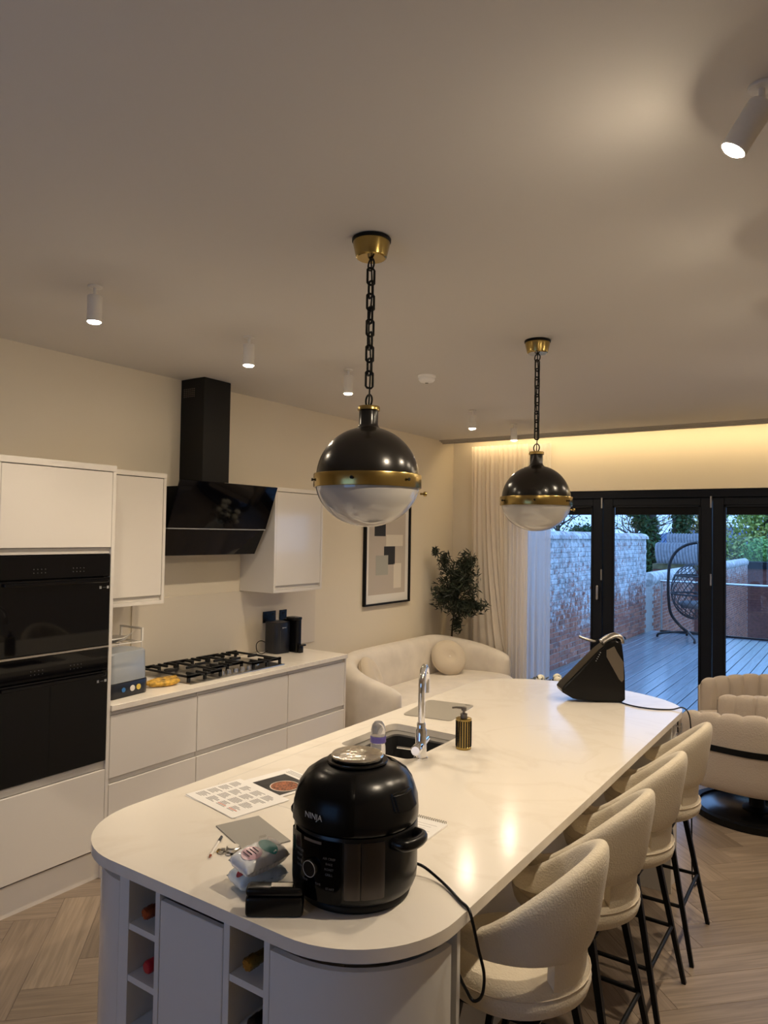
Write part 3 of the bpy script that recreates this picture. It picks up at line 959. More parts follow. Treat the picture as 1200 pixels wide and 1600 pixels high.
for k in range(4):
    x = -0.047 + k * 0.0105
    bm = bmesh.new(); add_box(bm, (x, -0.016 + 0.003 * (k % 2), 0.0538), (x + 0.0025, 0.012, 0.0544))
    obj('script_print', bm, 'art_black', w2)

# papers
def sheet(name, w, d, m, parent, z=0.0, lift=0.0):
    bm = bmesh.new()
    bmesh.ops.create_grid(bm, x_segments=10, y_segments=8, size=0.5)
    for v in bm.verts:
        x, y = v.co.x, v.co.y
        v.co = Vector((x * w, y * d, z + lift * max(0, (x + y - 0.55)) ** 1.5))
    bmesh.ops.solidify(bm, geom=bm.faces[:], thickness=-0.0003)
    return obj(name, bm, m, parent, smooth=False)
pa = thing('paper_stack', 'stack of white printed sheets with grey text columns near the worktop edge', 'paper', (-1.876, 1.864, TOP + 0.001), math.radians(-10))
sheet('sheet', 0.30, 0.235, 'paper', pa, 0.0, 0.0).rotation_euler = (0, 0, 0.05)
sheet('sheet', 0.30, 0.235, 'paper', pa, 0.001, 0.0).rotation_euler = (0, 0, -0.02)
sheet('sheet', 0.30, 0.235, 'paper', pa, 0.002, 0.0)
rnd = random.Random(3)
bm = bmesh.new(); bm2 = bmesh.new()
for c in range(4):
    for blk in range(4):
        for ln in range(5):
            x0 = -0.135 + blk * 0.066
            y0 = 0.085 - c * 0.047 - ln * 0.0075
            wv = 0.054 * (0.55 + 0.45 * rnd.random())
            tgt = bm2 if (c == 3 and blk > 1 and ln == 3) else bm
            add_box(tgt, (x0, y0, 0.0024), (x0 + wv, y0 + 0.0042, 0.0026))
obj('print_lines', bm, 'ink', pa)['kind'] = 'stuff'
obj('red_print_line', bm2, 'red_ink', pa)
pb = thing('recipe_sheet', 'printed recipe page with dark photo of a bean dish behind the cooker', 'paper', (-1.845, 2.075, TOP + 0.001), math.radians(-12))
sheet('sheet', 0.235, 0.225, 'paper', pb, 0.0012)
box('photo', (-0.075, -0.088, 0.0016), (0.10, 0.062, 0.0018), 'slate', pb)
lathe('photo_bowl', [(0.0, 0.0019), (0.056, 0.0019), (0.056, 0.0021), (0, 0.0021)], 'art_cream', pb, 28, (0.035, -0.018, 0))
lathe('photo_beans', [(0.0, 0.0021), (0.052, 0.0021), (0.052, 0.0023), (0, 0.0023)], 'beans', pb, 28, (0.035, -0.018, 0))
bm = bmesh.new()
for k in range(3):
    add_box(bm, (-0.09, 0.078 + k * 0.01, 0.0015), (0.02 + 0.02 * k, 0.082 + k * 0.01, 0.0017))
obj('print_lines', bm, 'ink', pb)['kind'] = 'stuff'

fo = thing('grey_folder', 'plain grey card folder lying between the pen and the wipes', 'folder', (-1.614, 1.675, TOP + 0.0005), math.radians(-21))
box('back_cover', (-0.115, -0.075, 0), (0.115, 0.075, 0.0012), 'grey_card', fo)
box('front_cover', (-0.115, -0.075, 0.0022), (0.115, 0.075, 0.0034), 'grey_card', fo)
bm = bmesh.new()
for x0, y0, x1, y1 in ((0.035, 0.005, 0.0365, 0.03), (0.041, 0.005, 0.0425, 0.028), (0.046, 0.0, 0.0475, 0.026)):
    add_box(bm, (x0, y0, 0.0034), (x1, y1, 0.0036))
obj('embossed_mark', bm, 'taupe', fo)

wa = thing('wristwatch', 'silver and gold wristwatch lying beside the pen', 'watch', (-1.566, 1.546, TOP), math.radians(25))
wa.scale = (1.2, 1.2, 1.2)
lathe('case', [(0.016, 0.006), (0.0175, 0.008), (0.0175, 0.014), (0.0155, 0.016), (0, 0.0162)], 'steel', wa, 28)
lathe('dial', [(0.0, 0.0163), (0.014, 0.0163), (0.014, 0.0166), (0, 0.0166)], 'art_cream', wa, 24)
for k in range(9):
    a = math.radians(20 + k * 40)
    px = 0.036 * math.cos(a); py = 0.012 * math.sin(a) - 0.004
    bm = bmesh.new()
    add_box(bm, (-0.0055, -0.0045, -0.003), (0.0055, 0.0045, 0.003), 0.001)
    o = obj('strap_link', bm, 'brass' if k % 3 == 1 else 'steel', wa, loc=(px, py, 0.0036))
    o.rotation_euler = (0, 0, math.atan2(0.012 * math.cos(a), -0.036 * math.sin(a)))
pn = thing('ballpoint_pen', 'blue and white ballpoint pen lying by the grey folder', 'pen', (-1.628, 1.532, TOP + 0.0045), math.radians(122.5))
tube('barrel', [(-0.052, 0, 0), (0.04, 0, 0)], 0.004, 'white_pl', pn, 10)
tube('tip', [(-0.068, 0, 0), (-0.0521, 0, 0)], [0.001, 0.004], 'copper', pn, 10)
tube('cap', [(0.0401, 0, 0), (0.075, 0, 0)], 0.0045, 'navy', pn, 10)
nb = thing('spiral_notepad', 'spiral bound notepad with handwriting behind the pressure cooker', 'notepad', (-1.205, 1.985, TOP + 0.0005), math.radians(2))
box('pages', (-0.075, -0.085, 0), (0.065, 0.108, 0.006), 'paper', nb, 0.0005)
bm = bmesh.new()
for k in range(16):
    x = -0.068 + k * 0.0083
    add_tube(bm, [(x, 0.110 + 0.006 * math.cos(t), 0.0065 + 0.0055 * math.sin(t)) for t in [2 * PI * q / 8 for q in range(8)]], 0.0009, 4, closed=True)
obj('spiral_binding', bm, 'black_metal', nb)
bm = bmesh.new()
for k in range(6):
    add_box(bm, (0.0 - 0.05, 0.07 - k * 0.017, 0.006), (0.045 - 0.012 * (k % 3), 0.0715 - k * 0.017, 0.0062))
obj('handwriting', bm, 'ink', nb)

# ---------------------------------------------------------------- wedge shaped appliance at the far end of the island
ap = thing('countertop_appliance', 'black wedge shaped appliance with taupe side plate at the island end', 'appliance', (-1.335, 4.19, TOP), YAW)
k = 1 / 267.0
px = [(872, 1083), (874, 1088), (890, 1097), (925, 1103), (950, 1105), (964, 1104), (970, 1097), (970, 1060), (968, 1030), (966, 1014), (962, 1008), (955, 1006), (945, 1010), (930, 1022), (912, 1040), (890, 1063), (876, 1077)]
prof = [((x - 925) * k, max(0.002, (1102 - y) * k)) for x, y in px]
bm = bmesh.new()
th = 0.075
A = [bm.verts.new((x, -th * (1.0 - 0.25 * z / 0.36), z)) for x, z in prof]
B = [bm.verts.new((x, th * (1.0 - 0.25 * z / 0.36), z)) for x, z in prof]
n = len(prof)
for i in range(n):
    bm.faces.new((A[i], A[(i + 1) % n], B[(i + 1) % n], B[i]))
bm.faces.new(A); bm.faces.new(list(reversed(B)))
bmesh.ops.recalc_face_normals(bm, faces=bm.faces[:])
bmesh.ops.bevel(bm, geom=[e for e in bm.edges if abs(e.verts[0].co.y - e.verts[1].co.y) < 1e-5 or abs(abs(e.verts[0].co.y) - abs(e.verts[1].co.y)) < 0.03 and e.verts[0].co.y * e.verts[1].co.y > 0], offset=0.012, segments=3, affect='EDGES')
sharp(obj('body', bm, 'black_satin', ap), 40)
pp = [(941, 1022), (953, 1016), (957, 1024), (962, 1032), (967, 1040), (967, 1066), (964, 1070), (960, 1066), (950, 1048), (941, 1032)]
bm = bmesh.new()
pl = [((x - 925) * k, (1102 - y) * k) for x, y in pp]
A = [bm.verts.new((x, -th * (1.0 - 0.25 * z / 0.36) - 0.003, z)) for x, z in pl]
B = [bm.verts.new((x, -th * (1.0 - 0.25 * z / 0.36) + 0.006, z)) for x, z in pl]
n = len(pl)
for i in range(n):
    bm.faces.new((A[i], A[(i + 1) % n], B[(i + 1) % n], B[i]))
bm.faces.new(A); bm.faces.new(list(reversed(B)))
bmesh.ops.recalc_face_normals(bm, faces=bm.faces[:])
obj('side_plate', bm, 'taupe', ap)
bm = bmesh.new()
add_tube(bm, spline([(0.05, 0, 0.335), (0.09, 0, 0.362), (0.13, 0, 0.375), (0.158, 0, 0.36), (0.162, 0, 0.335)], 5), 0.02, 10)
for w in bm.verts:
    w.co.y *= 1.9
sharp(obj('top_handle', bm, 'steel', ap), 60)
bm = bmesh.new()
for q in range(5):
    add_box(bm, (0.02 - q * 0.006, -0.0735 + 0.0005 * q, 0.285 - q * 0.012), (0.024 - q * 0.006, -0.066, 0.289 - q * 0.012))
obj('indicator_dots', bm, 'grey_dot', ap)
tag(tube('appliance_cord', spline([(-1.20, 4.205, 0.935), (-1.17, 4.20, 0.925), (-1.08, 4.16, 0.9245), (-0.98, 4.165, 0.9245), (-0.90, 4.215, 0.9245), (-0.85, 4.25, 0.935), (-0.815, 4.24, 0.90), (-0.795, 4.19, 0.80), (-0.785, 4.15, 0.68), (-0.782, 4.14, 0.4), (-0.78, 4.16, 0.05), (-0.77, 4.22, 0.0065)], 6), 0.004, 'black_satin'), 'thin black cord trailing from the wedge appliance off the island end', 'cord')

# ---------------------------------------------------------------- bottles in the niches
def bottle(label, loc, rz, foil, tiltup=0):
    t = thing('wine_bottle', label, 'bottle', loc, rz)
    ax_ = (0, 1, 0)
    lathe('glass', [(0.0, 0.285), (0.034, 0.285), (0.038, 0.28), (0.038, 0.13), (0.030, 0.105), (0.0145, 0.085), (0.0142, 0.0805)], 'bottle', t, 24, (0, 0, 0.0385), ax_)
    pr_ = [(0.0, -0.002), (0.008, -0.003), (0.014, -0.002), (0.0175, 0.002)] + [(0.018, 0.005 + 0.004 * q) for q in range(7)] + [(0.0158, 0.033)] + [(0.0156 - 0.0001 * q, 0.037 + 0.0043 * q) for q in range(10)] + [(0, 0.080)]
    f_ = lathe('foil', pr_, foil, t, 28, (0, 0, 0.0385), ax_)
    if foil in ('copper', 'gold'):
        rn = random.Random(4)
        for w in f_.data.vertices:
            d_ = Vector((w.co.x, 0, w.co.z - 0.0385))
            w.co -= d_ * rn.uniform(-0.02, 0.14)
            w.co.y += rn.uniform(-0.001, 0.001)
    return t
bottle('bottle with crinkled copper foil neck in the upper left niche', (-1.708, 1.345, 0.7435), math.radians(-3), 'copper')
bottle('bottle with red capsule in the niche below the copper foiled one', (-1.695, 1.345, 0.5975), math.radians(-1), 'redcap')
bottle('champagne bottle with gold foil neck in the right niche', (-1.302, 1.340, 0.7435), math.radians(-3), 'gold')
bottle('bottle with black capsule in the niche below the gold foiled one', (-1.285, 1.345, 0.5975), math.radians(1), 'black_satin')

# ================================================================ LEFT WALL KITCHEN RUN
FX = -3.395
def front(name, y0, y1, z0, z1, parent, x=FX, m='white_gloss', th=0.02):
    return box(name, (x - th, y0 + 0.0015, z0), (x, y1 - 0.0015, z1), m, parent, 0.002)
tu = thing('oven_housing', 'tall white gloss cabinet housing the two black ovens', 'cabinet', (0, 0, 0))
Y0, Y1 = 1.765, 2.412
box('side_panel', (XL + 0.002, Y1 - 0.02, 0.0), (FX, Y1, 2.185), 'white_gloss', tu, 0.001)
box('side_panel', (XL + 0.002, Y0, 0.0), (FX, Y0 + 0.02, 2.185), 'white_gloss', tu, 0.001)
box('top_panel', (XL + 0.002, Y0, 2.186), (FX + 0.004, Y1, 2.219), 'white_gloss', tu, 0.001)
front('lift_door', Y0 + 0.02, Y1 - 0.02, 1.775, 2.182, tu)
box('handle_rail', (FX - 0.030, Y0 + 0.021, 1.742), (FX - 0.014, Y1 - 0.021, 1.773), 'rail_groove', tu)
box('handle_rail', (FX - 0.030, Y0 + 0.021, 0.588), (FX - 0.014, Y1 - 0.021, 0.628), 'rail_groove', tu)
front('drawer', Y0 + 0.02, Y1 - 0.02, 0.172, 0.585, tu)
box('plinth', (FX - 0.055, Y0, 0.0), (FX - 0.037, Y1, 0.150), 'white_gloss', tu)
box('back_board', (XL + 0.002, Y0 + 0.021, 0.15), (XL + 0.01, Y1 - 0.021, 2.184), 'carcass', tu)
box('shelf', (XL + 0.012, Y0 + 0.021, 0.605), (FX - 0.045, Y1 - 0.021, 0.625), 'carcass', tu)

def oven(label, z0, z1, zdoor):
    t = thing('built_in_oven', label, 'oven', (FX - 0.002, (Y0 + Y1) / 2, z0))
    hw = (Y1 - Y0) / 2 - 0.023
    h = z1 - z0
    zd = zdoor - z0
    box('cavity', (-0.5, -hw + 0.02, 0.004), (-0.024, hw - 0.02, h - 0.004), 'black_matt', t)
    box('door', (-0.022, -hw, 0.001), (0.004, hw, zd), 'black_gloss', t, 0.002)
    box('control_panel', (-0.022, -hw, zd + 0.006), (0.002, hw, h - 0.001), 'black_gloss', t, 0.002)
    dr_ = [c for c in t.children if c.name.startswith('door')][0]
    cp_ = [c for c in t.children if c.name.startswith('control_panel')][0]
    bm = bmesh.new()
    add_box(bm, (0.012, -hw + 0.02, zd - 0.026), (0.021, hw - 0.02, zd - 0.010), 0.003)
    for s in (-1, 1):
        add_box(bm, (0.003, s * (hw - 0.05) - 0.008, zd - 0.024), (0.013, s * (hw - 0.05) + 0.008, zd - 0.012))
    obj('handle', bm, 'black_gloss', dr_)
    for y0, s in ((hw - 0.065, 0.013), (hw - 0.02, 0.013)):
        box('sticker', (0.0042, y0, zd - 0.060), (0.0047, y0 + s, zd - 0.046), 'grey_dot', dr_)
    box('sticker', (0.0042, hw - 0.046, zd - 0.055), (0.0047, hw - 0.026, zd - 0.0515), 'faint', dr_)
    bm = bmesh.new()
    for c0 in (-hw + 0.17, hw - 0.22):
        for r in range(2):
            for c in range(4):
                add_box(bm, (0.0022, c0 + c * 0.02, zd + 0.035 + r * 0.018), (0.0025, c0 + 0.004 + c * 0.02, zd + 0.0385 + r * 0.018))
    obj('touch_marks', bm, 'faint', cp_)
    return t, hw
t, hw = oven('upper black glass oven in the tall white cabinet', 1.250, 1.738, 1.615)
t, hw = oven('lower black glass oven in the tall white cabinet', 0.632, 1.238, 1.115)
box('trim_strip', (-0.022, -hw, 0.607), (0.006, hw, 0.6165), 'steel', t)

def wall_cab(label, y0, y1, z0, z1, xf, hinge):
    t = thing('wall_cabinet', label, 'cabinet', (0, 0, 0))
    bm = bmesh.new()
    add_box(bm, (XL + 0.002, y0, z0), (xf, y0 + 0.02, z1 - 0.03))
    add_box(bm, (XL + 0.002, y1 - 0.02, z0), (xf, y1, z1 - 0.03))
    add_box(bm, (XL + 0.002, y0 + 0.02, z0), (xf, y1 - 0.02, z0 + 0.022))
    add_box(bm, (XL + 0.002, y0 + 0.02, z0 + 0.022), (XL + 0.012, y1 - 0.02, z1 - 0.03))
    obj('carcass', bm, 'white_gloss', t)
    box('top_panel', (XL + 0.002, y0, z1 - 0.0295), (xf + 0.003, y1, z1), 'white_gloss', t, 0.001)
    front('door', y0 + 0.021, y1 - 0.021, z0 + 0.052, z1 - 0.034, t, xf - 0.001)
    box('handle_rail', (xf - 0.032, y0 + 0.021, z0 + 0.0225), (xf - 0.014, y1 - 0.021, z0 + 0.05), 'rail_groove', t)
    return t
wall_cab('white gloss wall cabinet between the tall ovens and the hood', 2.416, 2.957, 1.415, 2.226, -3.65, 0)
wall_cab('white gloss wall cabinet right of the cooker hood', 3.955, 4.520, 1.415, 2.205, -3.65, 0)

bounds = [2.414, 3.024, 3.853, 4.510]
labs = ['white gloss drawer unit beside the ovens under the steriliser', 'wide white gloss drawer unit directly under the gas hob', 'white gloss drawer unit under the drinks machine at the run end']
for k in range(3):
    a, b = bounds[k], bounds[k + 1]
    t = thing('drawer_unit', labs[k], 'cabinet', (0, 0, 0), 0, 'base units of the left wall run')
    bm = bmesh.new()
    add_box(bm, (XL + 0.012, a, 0.15), (FX - 0.05, a + 0.018, 0.888))
    add_box(bm, (XL + 0.012, b - 0.018, 0.15), (FX - 0.05, b, 0.888))
    add_box(bm, (XL + 0.012, a + 0.018, 0.15), (FX - 0.05, b - 0.018, 0.168))
    obj('carcass', bm, 'carcass', t)
    b2 = b - 0.002 if k < 2 else b
    front('drawer', a, b2, 0.526, 0.862, t)
    front('drawer', a, b2, 0.160, 0.494, t)
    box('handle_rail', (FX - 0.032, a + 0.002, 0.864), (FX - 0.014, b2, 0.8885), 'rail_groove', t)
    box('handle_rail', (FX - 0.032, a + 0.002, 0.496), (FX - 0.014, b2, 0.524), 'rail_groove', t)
    box('plinth', (FX - 0.055, a, 0.0), (FX - 0.037, b, 0.150), 'white_gloss', t)
    if k == 2:
        box('end_panel', (XL + 0.012, 4.511, 0.0), (FX, 4.529, 0.8885), 'white_gloss', t, 0.001)
lw = tag(box('wall_worktop', (XL + 0.012, 2.4135, 0.889), (FX + 0.012, 4.533, TOP), 'stone', None, 0.0015), 'pale stone worktop running along the wall under the hood', 'worktop')
sp = tag(box('splashback', (XL + 0.001, 2.98, 0.9215), (XL + 0.009, 4.86, 1.41), mat('cream_glass_splash', (0.72, 0.65, 0.54), 0.22, spec=0.3), None, 0.001), 'glossy cream glass splashback on the wall behind the hob', 'splashback')
sp.location = (0, 0, 0)

# cooker hood
hd = thing('cooker_hood', 'black angled glass cooker hood with square chimney on the wall', 'cooker hood', (0, 0, 0))
box('chimney', (XL + 0.002, 3.345, 2.16), (-3.762, 3.591, HC - 0.002), mat('hood_black_paint', (0.006, 0.006, 0.0065), 0.4, spec=0.2), hd, 0.002)
bm = bmesh.new()
for r in range(5):
    for c in range(6):
        add_box(bm, (-3.97 + c * 0.02, 3.3438, 2.80 + r * 0.013), (-3.958 + c * 0.02, 3.346, 2.807 + r * 0.013))
obj('vent_slots', bm, 'dark_steel', hd)
HY0, HY1 = 3.005, 3.90
def quad_slab(name, x0, z0, x1, z1, th, m, parent, y0=HY0, y1=HY1):
    d = Vector((x1 - x0, z1 - z0)).normalized()
    nx, nz = -d.y * -1, d.x * -1
    bm = bmesh.new()
    P = [(x0, z0), (x1, z1), (x1 - nx * th, z1 - nz * th), (x0 - nx * th, z0 - nz * th)]
    A = [bm.verts.new((x, y0, z)) for x, z in P]; B = [bm.verts.new((x, y1, z)) for x, z in P]
    for i in range(4):
        bm.faces.new((A[i], A[(i + 1) % 4], B[(i + 1) % 4], B[i]))
    bm.faces.new(A); bm.faces.new(list(reversed(B)))
    bmesh.ops.recalc_face_normals(bm, faces=bm.faces[:])
    bmesh.ops.bevel(bm, geom=bm.edges[:], offset=0.0012, segments=1, affect='EDGES')
    return obj(name, bm, m, parent)
quad_slab('upper_glass', -3.689, 1.888, -3.577, 2.193, 0.012, 'black_gloss', hd)
quad_slab('lower_glass', -3.797, 1.703, -3.703, 1.880, 0.012, 'black_gloss', hd)
box('glass_strip', (-3.712, HY0 + 0.002, 1.8805), (-3.689, HY1 - 0.002, 1.8865), 'grey_dot', hd)
bm = bmesh.new()
P = [(XL + 0.012, 1.705), (-3.815, 1.705), (-3.622, 2.155), (XL + 0.012, 2.155)]
A = [bm.verts.new((x, HY0 + 0.03, z)) for x, z in P]; B = [bm.verts.new((x, HY1 - 0.03, z)) for x, z in P]
for i in range(4):
    bm.faces.new((A[i], A[(i + 1) % 4], B[(i + 1) % 4], B[i]))
bm.faces.new(A); bm.faces.new(list(reversed(B)))
bmesh.ops.recalc_face_normals(bm, faces=bm.faces[:])
obj('housing', bm, 'black_matt', hd)
bm = bmesh.new(); add_box(bm, (-0.0002, -0.03, -0.003), (0.0004, 0.03, 0.003))
o = obj('maker_mark', bm, 'faint', hd, loc=(-3.774, 3.42, 1.748)); o.rotation_euler = (0, math.radians(28), 0)

# gas hob
hb = thing('gas_hob', 'steel gas hob with black cast iron pan supports set on the worktop', 'hob', (-3.715, 3.455, TOP + 0.0005))
box('plate', (-0.255, -0.43, 0.0), (0.255, 0.43, 0.007), 'steel', hb, 0.003, 2)
burn = [(-0.12, -0.29, 0.042), (0.10, -0.29, 0.036), (-0.02, 0.0, 0.058), (-0.12, 0.29, 0.036), (0.10, 0.27, 0.042)]
for x, y, r in burn:
    b_ = lathe('burner', [(r, 0.0072), (r, 0.016), (r * 0.95, 0.022), (r * 0.8, 0.0225), (0, 0.0225)], 'steel', hb, 24, (x, y, 0))
    lathe('burner_cap', [(r * 0.82, 0.0228), (r * 0.82, 0.028), (r * 0.7, 0.031), (0, 0.031)], 'iron', b_, 24, (x, y, 0))
for s in range(3):
    y0, y1 = -0.425 + s * 0.284, -0.425 + s * 0.284 + 0.28
    x0, x1 = -0.235, 0.225 if s != 1 else 0.13
    bm = bmesh.new()
    zt0, zt1 = 0.036, 0.048
    for y in (y0, y1 - 0.012):
        add_box(bm, (x0, y, zt0), (x1, y + 0.012, zt1))
    for x in (x0, x1 - 0.012):
        add_box(bm, (x, y0 + 0.012, zt0), (x + 0.012, y1 - 0.012, zt1))
    ym = (y0 + y1) / 2
    for x in (x0 + 0.0, (x0 + x1) / 2 - 0.006, x1 - 0.012):
        add_box(bm, (x, y0 + 0.012, zt0 + 0.002), (x + 0.012, y0 + 0.10, zt1 + 0.006))
        add_box(bm, (x, y1 - 0.10, zt0 + 0.002), (x + 0.012, y1 - 0.012, zt1 + 0.006))
    for q in (-1, 1):
        add_box(bm, (x0 + 0.012, ym - 0.006 + q * 0.07, zt0 + 0.002), (x0 + 0.10, ym + 0.006 + q * 0.07, zt1 + 0.006))
        add_box(bm, (x1 - 0.10, ym - 0.006 + q * 0.07, zt0 + 0.002), (x1 - 0.012, ym + 0.006 + q * 0.07, zt1 + 0.006))
    add_box(bm, (x0 + 0.012, ym - 0.006, zt0 + 0.002), (x0 + 0.09, ym + 0.006, zt1 + 0.006))
    add_box(bm, (x1 - 0.09, ym - 0.006, zt0 + 0.002), (x1 - 0.012, ym + 0.006, zt1 + 0.006))
    for x in (x0, x1 - 0.016):
        for y in (y0, y1 - 0.016, ym - 0.008):
            add_box(bm, (x, y, 0.0072), (x + 0.016, y + 0.016, zt1 + 0.006))
    obj('pan_support', bm, 'iron', hb)
for q in range(5):
    lathe('knob', [(0.019, 0.0072), (0.019, 0.012), (0.016, 0.014), (0.0145, 0.032), (0.012, 0.034), (0, 0.034)], 'steel', hb, 20, (0.20, -0.125 + q * 0.062, 0))

# drinks machine, sockets
dm = thing('formula_machine', 'black bottle preparation machine at the worktop end under the wall cabinet', 'appliance', (-3.845, 4.250, TOP), math.radians(-4))
prism('body', rrect(-0.10, -0.085, 0.06, 0.075, 0.04), 0.0, 0.245, 'navy', dm, 0.008)
bm = bmesh.new()
add_prism(bm, rrect(-0.055, 0.0765, 0.115, 0.135, 0.02), 0.0, 0.255)
obj('dispenser_column', bm, 'black_satin', dm)
prism('control_head', rrect(0.0, 0.045, 0.125, 0.14, 0.035), 0.256, 0.278, 'black_satin', dm, 0.006)
prism('drip_tray', rrect(0.1155, 0.075, 0.165, 0.14, 0.02), 0.055, 0.068, 'black_satin', dm, 0.003)
prism('tray_foot', rrect(0.1155, 0.082, 0.14, 0.13, 0.011), 0.0, 0.054, 'black_satin', dm, 0.003)
bm = bmesh.new()
for q in range(3):
    add_lathe(bm, [(0.006, 0.2785), (0.006, 0.280), (0, 0.280)], 12, (0.105, 0.07 + q * 0.022, 0))
obj('button', bm, 'grey_dot', dm)
bm = bmesh.new()
add_box(bm, (0.0602, -0.030, 0.195), (0.0612, -0.018, 0.206)); add_box(bm, (0.0602, -0.014, 0.198), (0.0612, 0.012, 0.204))
obj('maker_mark', bm, 'grey_dot', dm)
box('front_seam', (0.0602, -0.05, 0.04), (0.0608, -0.0485, 0.18), 'faint', dm)
tube('mains_lead', spline([(-0.102, -0.03, 0.06), (-0.115, -0.09, 0.09), (-0.09, -0.16, 0.075), (-0.05, -0.19, 0.03), (-0.03, -0.16, 0.006), (-0.04, -0.09, 0.02)], 6), 0.003, 'black_satin', dm)
for (y0, y1, z0, z1, lb, tog) in ((4.204, 4.352, 1.143, 1.232, 'black double wall socket above the drinks machine', 2), (4.397, 4.483, 1.143, 1.231, 'black single wall switch right of the double socket', 1)):
    t = thing('wall_socket', lb, 'socket', (XL + 0.0095, (y0 + y1) / 2, (z0 + z1) / 2))
    hy, hz_ = (y1 - y0) / 2, (z1 - z0) / 2
    box('face_plate', (0, -hy, -hz_), (0.008, hy, hz_), 'black_satin', t, 0.002)
    for q in range(tog):
        yy = 0 if tog == 1 else (-0.035 + q * 0.07)
        box('rocker', (0.0081, yy - 0.009, 0.012), (0.011, yy + 0.009, 0.026), 'black_matt', t, 0.001)

# steriliser, bananas, wire tray
stz = thing('bottle_steriliser', 'bottle steriliser with frosted tub and dark base with round buttons', 'steriliser', (-3.605, 2.595, TOP), math.radians(6))
prism('base', rrect(-0.11, -0.155, 0.11, 0.155, 0.05, 6), 0.0, 0.085, 'navy', stz, 0.006)
bm = bmesh.new()
P0 = rrect(-0.106, -0.150, 0.106, 0.150, 0.05, 6); P1 = rrect(-0.102, -0.146, 0.102, 0.146, 0.05, 6)
A = [bm.verts.new((x, y, 0.087)) for x, y in P0]; B = [bm.verts.new((x, y, 0.245)) for x, y in P1]
Ct = [bm.verts.new((x * 0.93, y * 0.93, 0.255)) for x, y in P1]
n = len(A)
for i in range(n):
    j = (i + 1) % n
    bm.faces.new((A[i], A[j], B[j], B[i])); bm.faces.new((B[i], B[j], Ct[j], Ct[i]))
bm.faces.new(Ct); bm.faces.new(list(reversed(A)))
sharp(obj('tub', bm, 'clear', stz), 40)
wallstrip('inner_tray', rrect(-0.095, -0.138, 0.095, 0.138, 0.045, 5), 0.004, 0.17, 0.195, 'art_grey', stz)
for nm, y, m, r in (('blue_button', -0.045, 'blue', 0.013), ('white_button', 0.020, 'white_pl', 0.017), ('yellow_button', 0.065, 'yellow', 0.016)):
    lathe(nm, [(r, 0.1102), (r, 0.1135), (0, 0.114)], m, stz, 20, (0, y, 0.045), (1, 0, 0))
for bm_o in [o for o in stz.children if 'button' in o.name]:
    pass
bn = thing('banana_bunch', 'bunch of spotted ripe bananas between steriliser and hob', 'bananas', (-3.57, 2.90, TOP), math.radians(72))
for q in range(3):
    pts = [(-0.09, 0.02 * q - 0.02, 0.022), (-0.045, 0.022 * q - 0.028, 0.020 + 0.006 * q), (0.02, 0.026 * q - 0.03, 0.020 + 0.007 * q), (0.075, 0.024 * q - 0.02, 0.024 + 0.006 * q), (0.10, 0.022 * q - 0.012, 0.030 + 0.006 * q)]
    sp_ = spline(pts, 4)
    rad = [0.006 + 0.012 * math.sin(PI * min(1, max(0, (i + 1.0) / len(sp_)))) ** 0.5 for i in range(len(sp_))]
    tube('banana', sp_, rad, 'banana', bn, 8)
tube('stalk', [(-0.089, 0.0, 0.024), (-0.12, 0.0, 0.03)], [0.012, 0.009], 'banana', bn, 8)
tr = thing('wire_tray', 'small white wire tray on tall feet holding papers behind the steriliser', 'wire tray', (-3.83, 2.66, TOP))
bm = bmesh.new()
w_ = [(-0.12, -0.20), (0.10, -0.20), (0.10, 0.20), (-0.12, 0.20)]
add_tube(bm, [(x, y, 0.26) for x, y in w_], 0.004, 6, closed=True)
for x, y in w_:
    add_tube(bm, [(x, y, 0.0), (x, y, 0.26)], 0.004, 6)
for q in range(7):
    y = -0.17 + q * 0.057
    add_tube(bm, [(-0.12, y, 0.26), (0.10, y, 0.26)], 0.0025, 6)
obj('frame', bm, 'white_pl', tr)
box('handle', (-0.12, 0.20, 0.264), (-0.108, 0.212, 0.345), 'white_pl', tr)
box('handle', (0.09, 0.20, 0.264), (0.102, 0.212, 0.345), 'white_pl', tr)
box('handle', (-0.107, 0.20, 0.333), (0.089, 0.212, 0.345), 'white_pl', tr)
rnd = random.Random(8)
for q in range(3):
    pq = tag(sheet('envelope', 0.17, 0.26, 'paper', None, 0, 0.15), 'white envelope lying in the wire tray, number %s from below' % ('one', 'two', 'three')[q] if False else ['lowest white envelope lying flat in the wire tray', 'middle white envelope lying in the wire tray', 'topmost crumpled white envelope in the wire tray'][q], 'envelope', 'envelopes in the wire tray')
    pq.location = (-3.84 + 0.01 * q, 2.66 + 0.015 * q, TOP + 0.2655 + 0.012 * q)
    pq.rotation_euler = (0.0, 0.0, 0.15 * (q - 1))

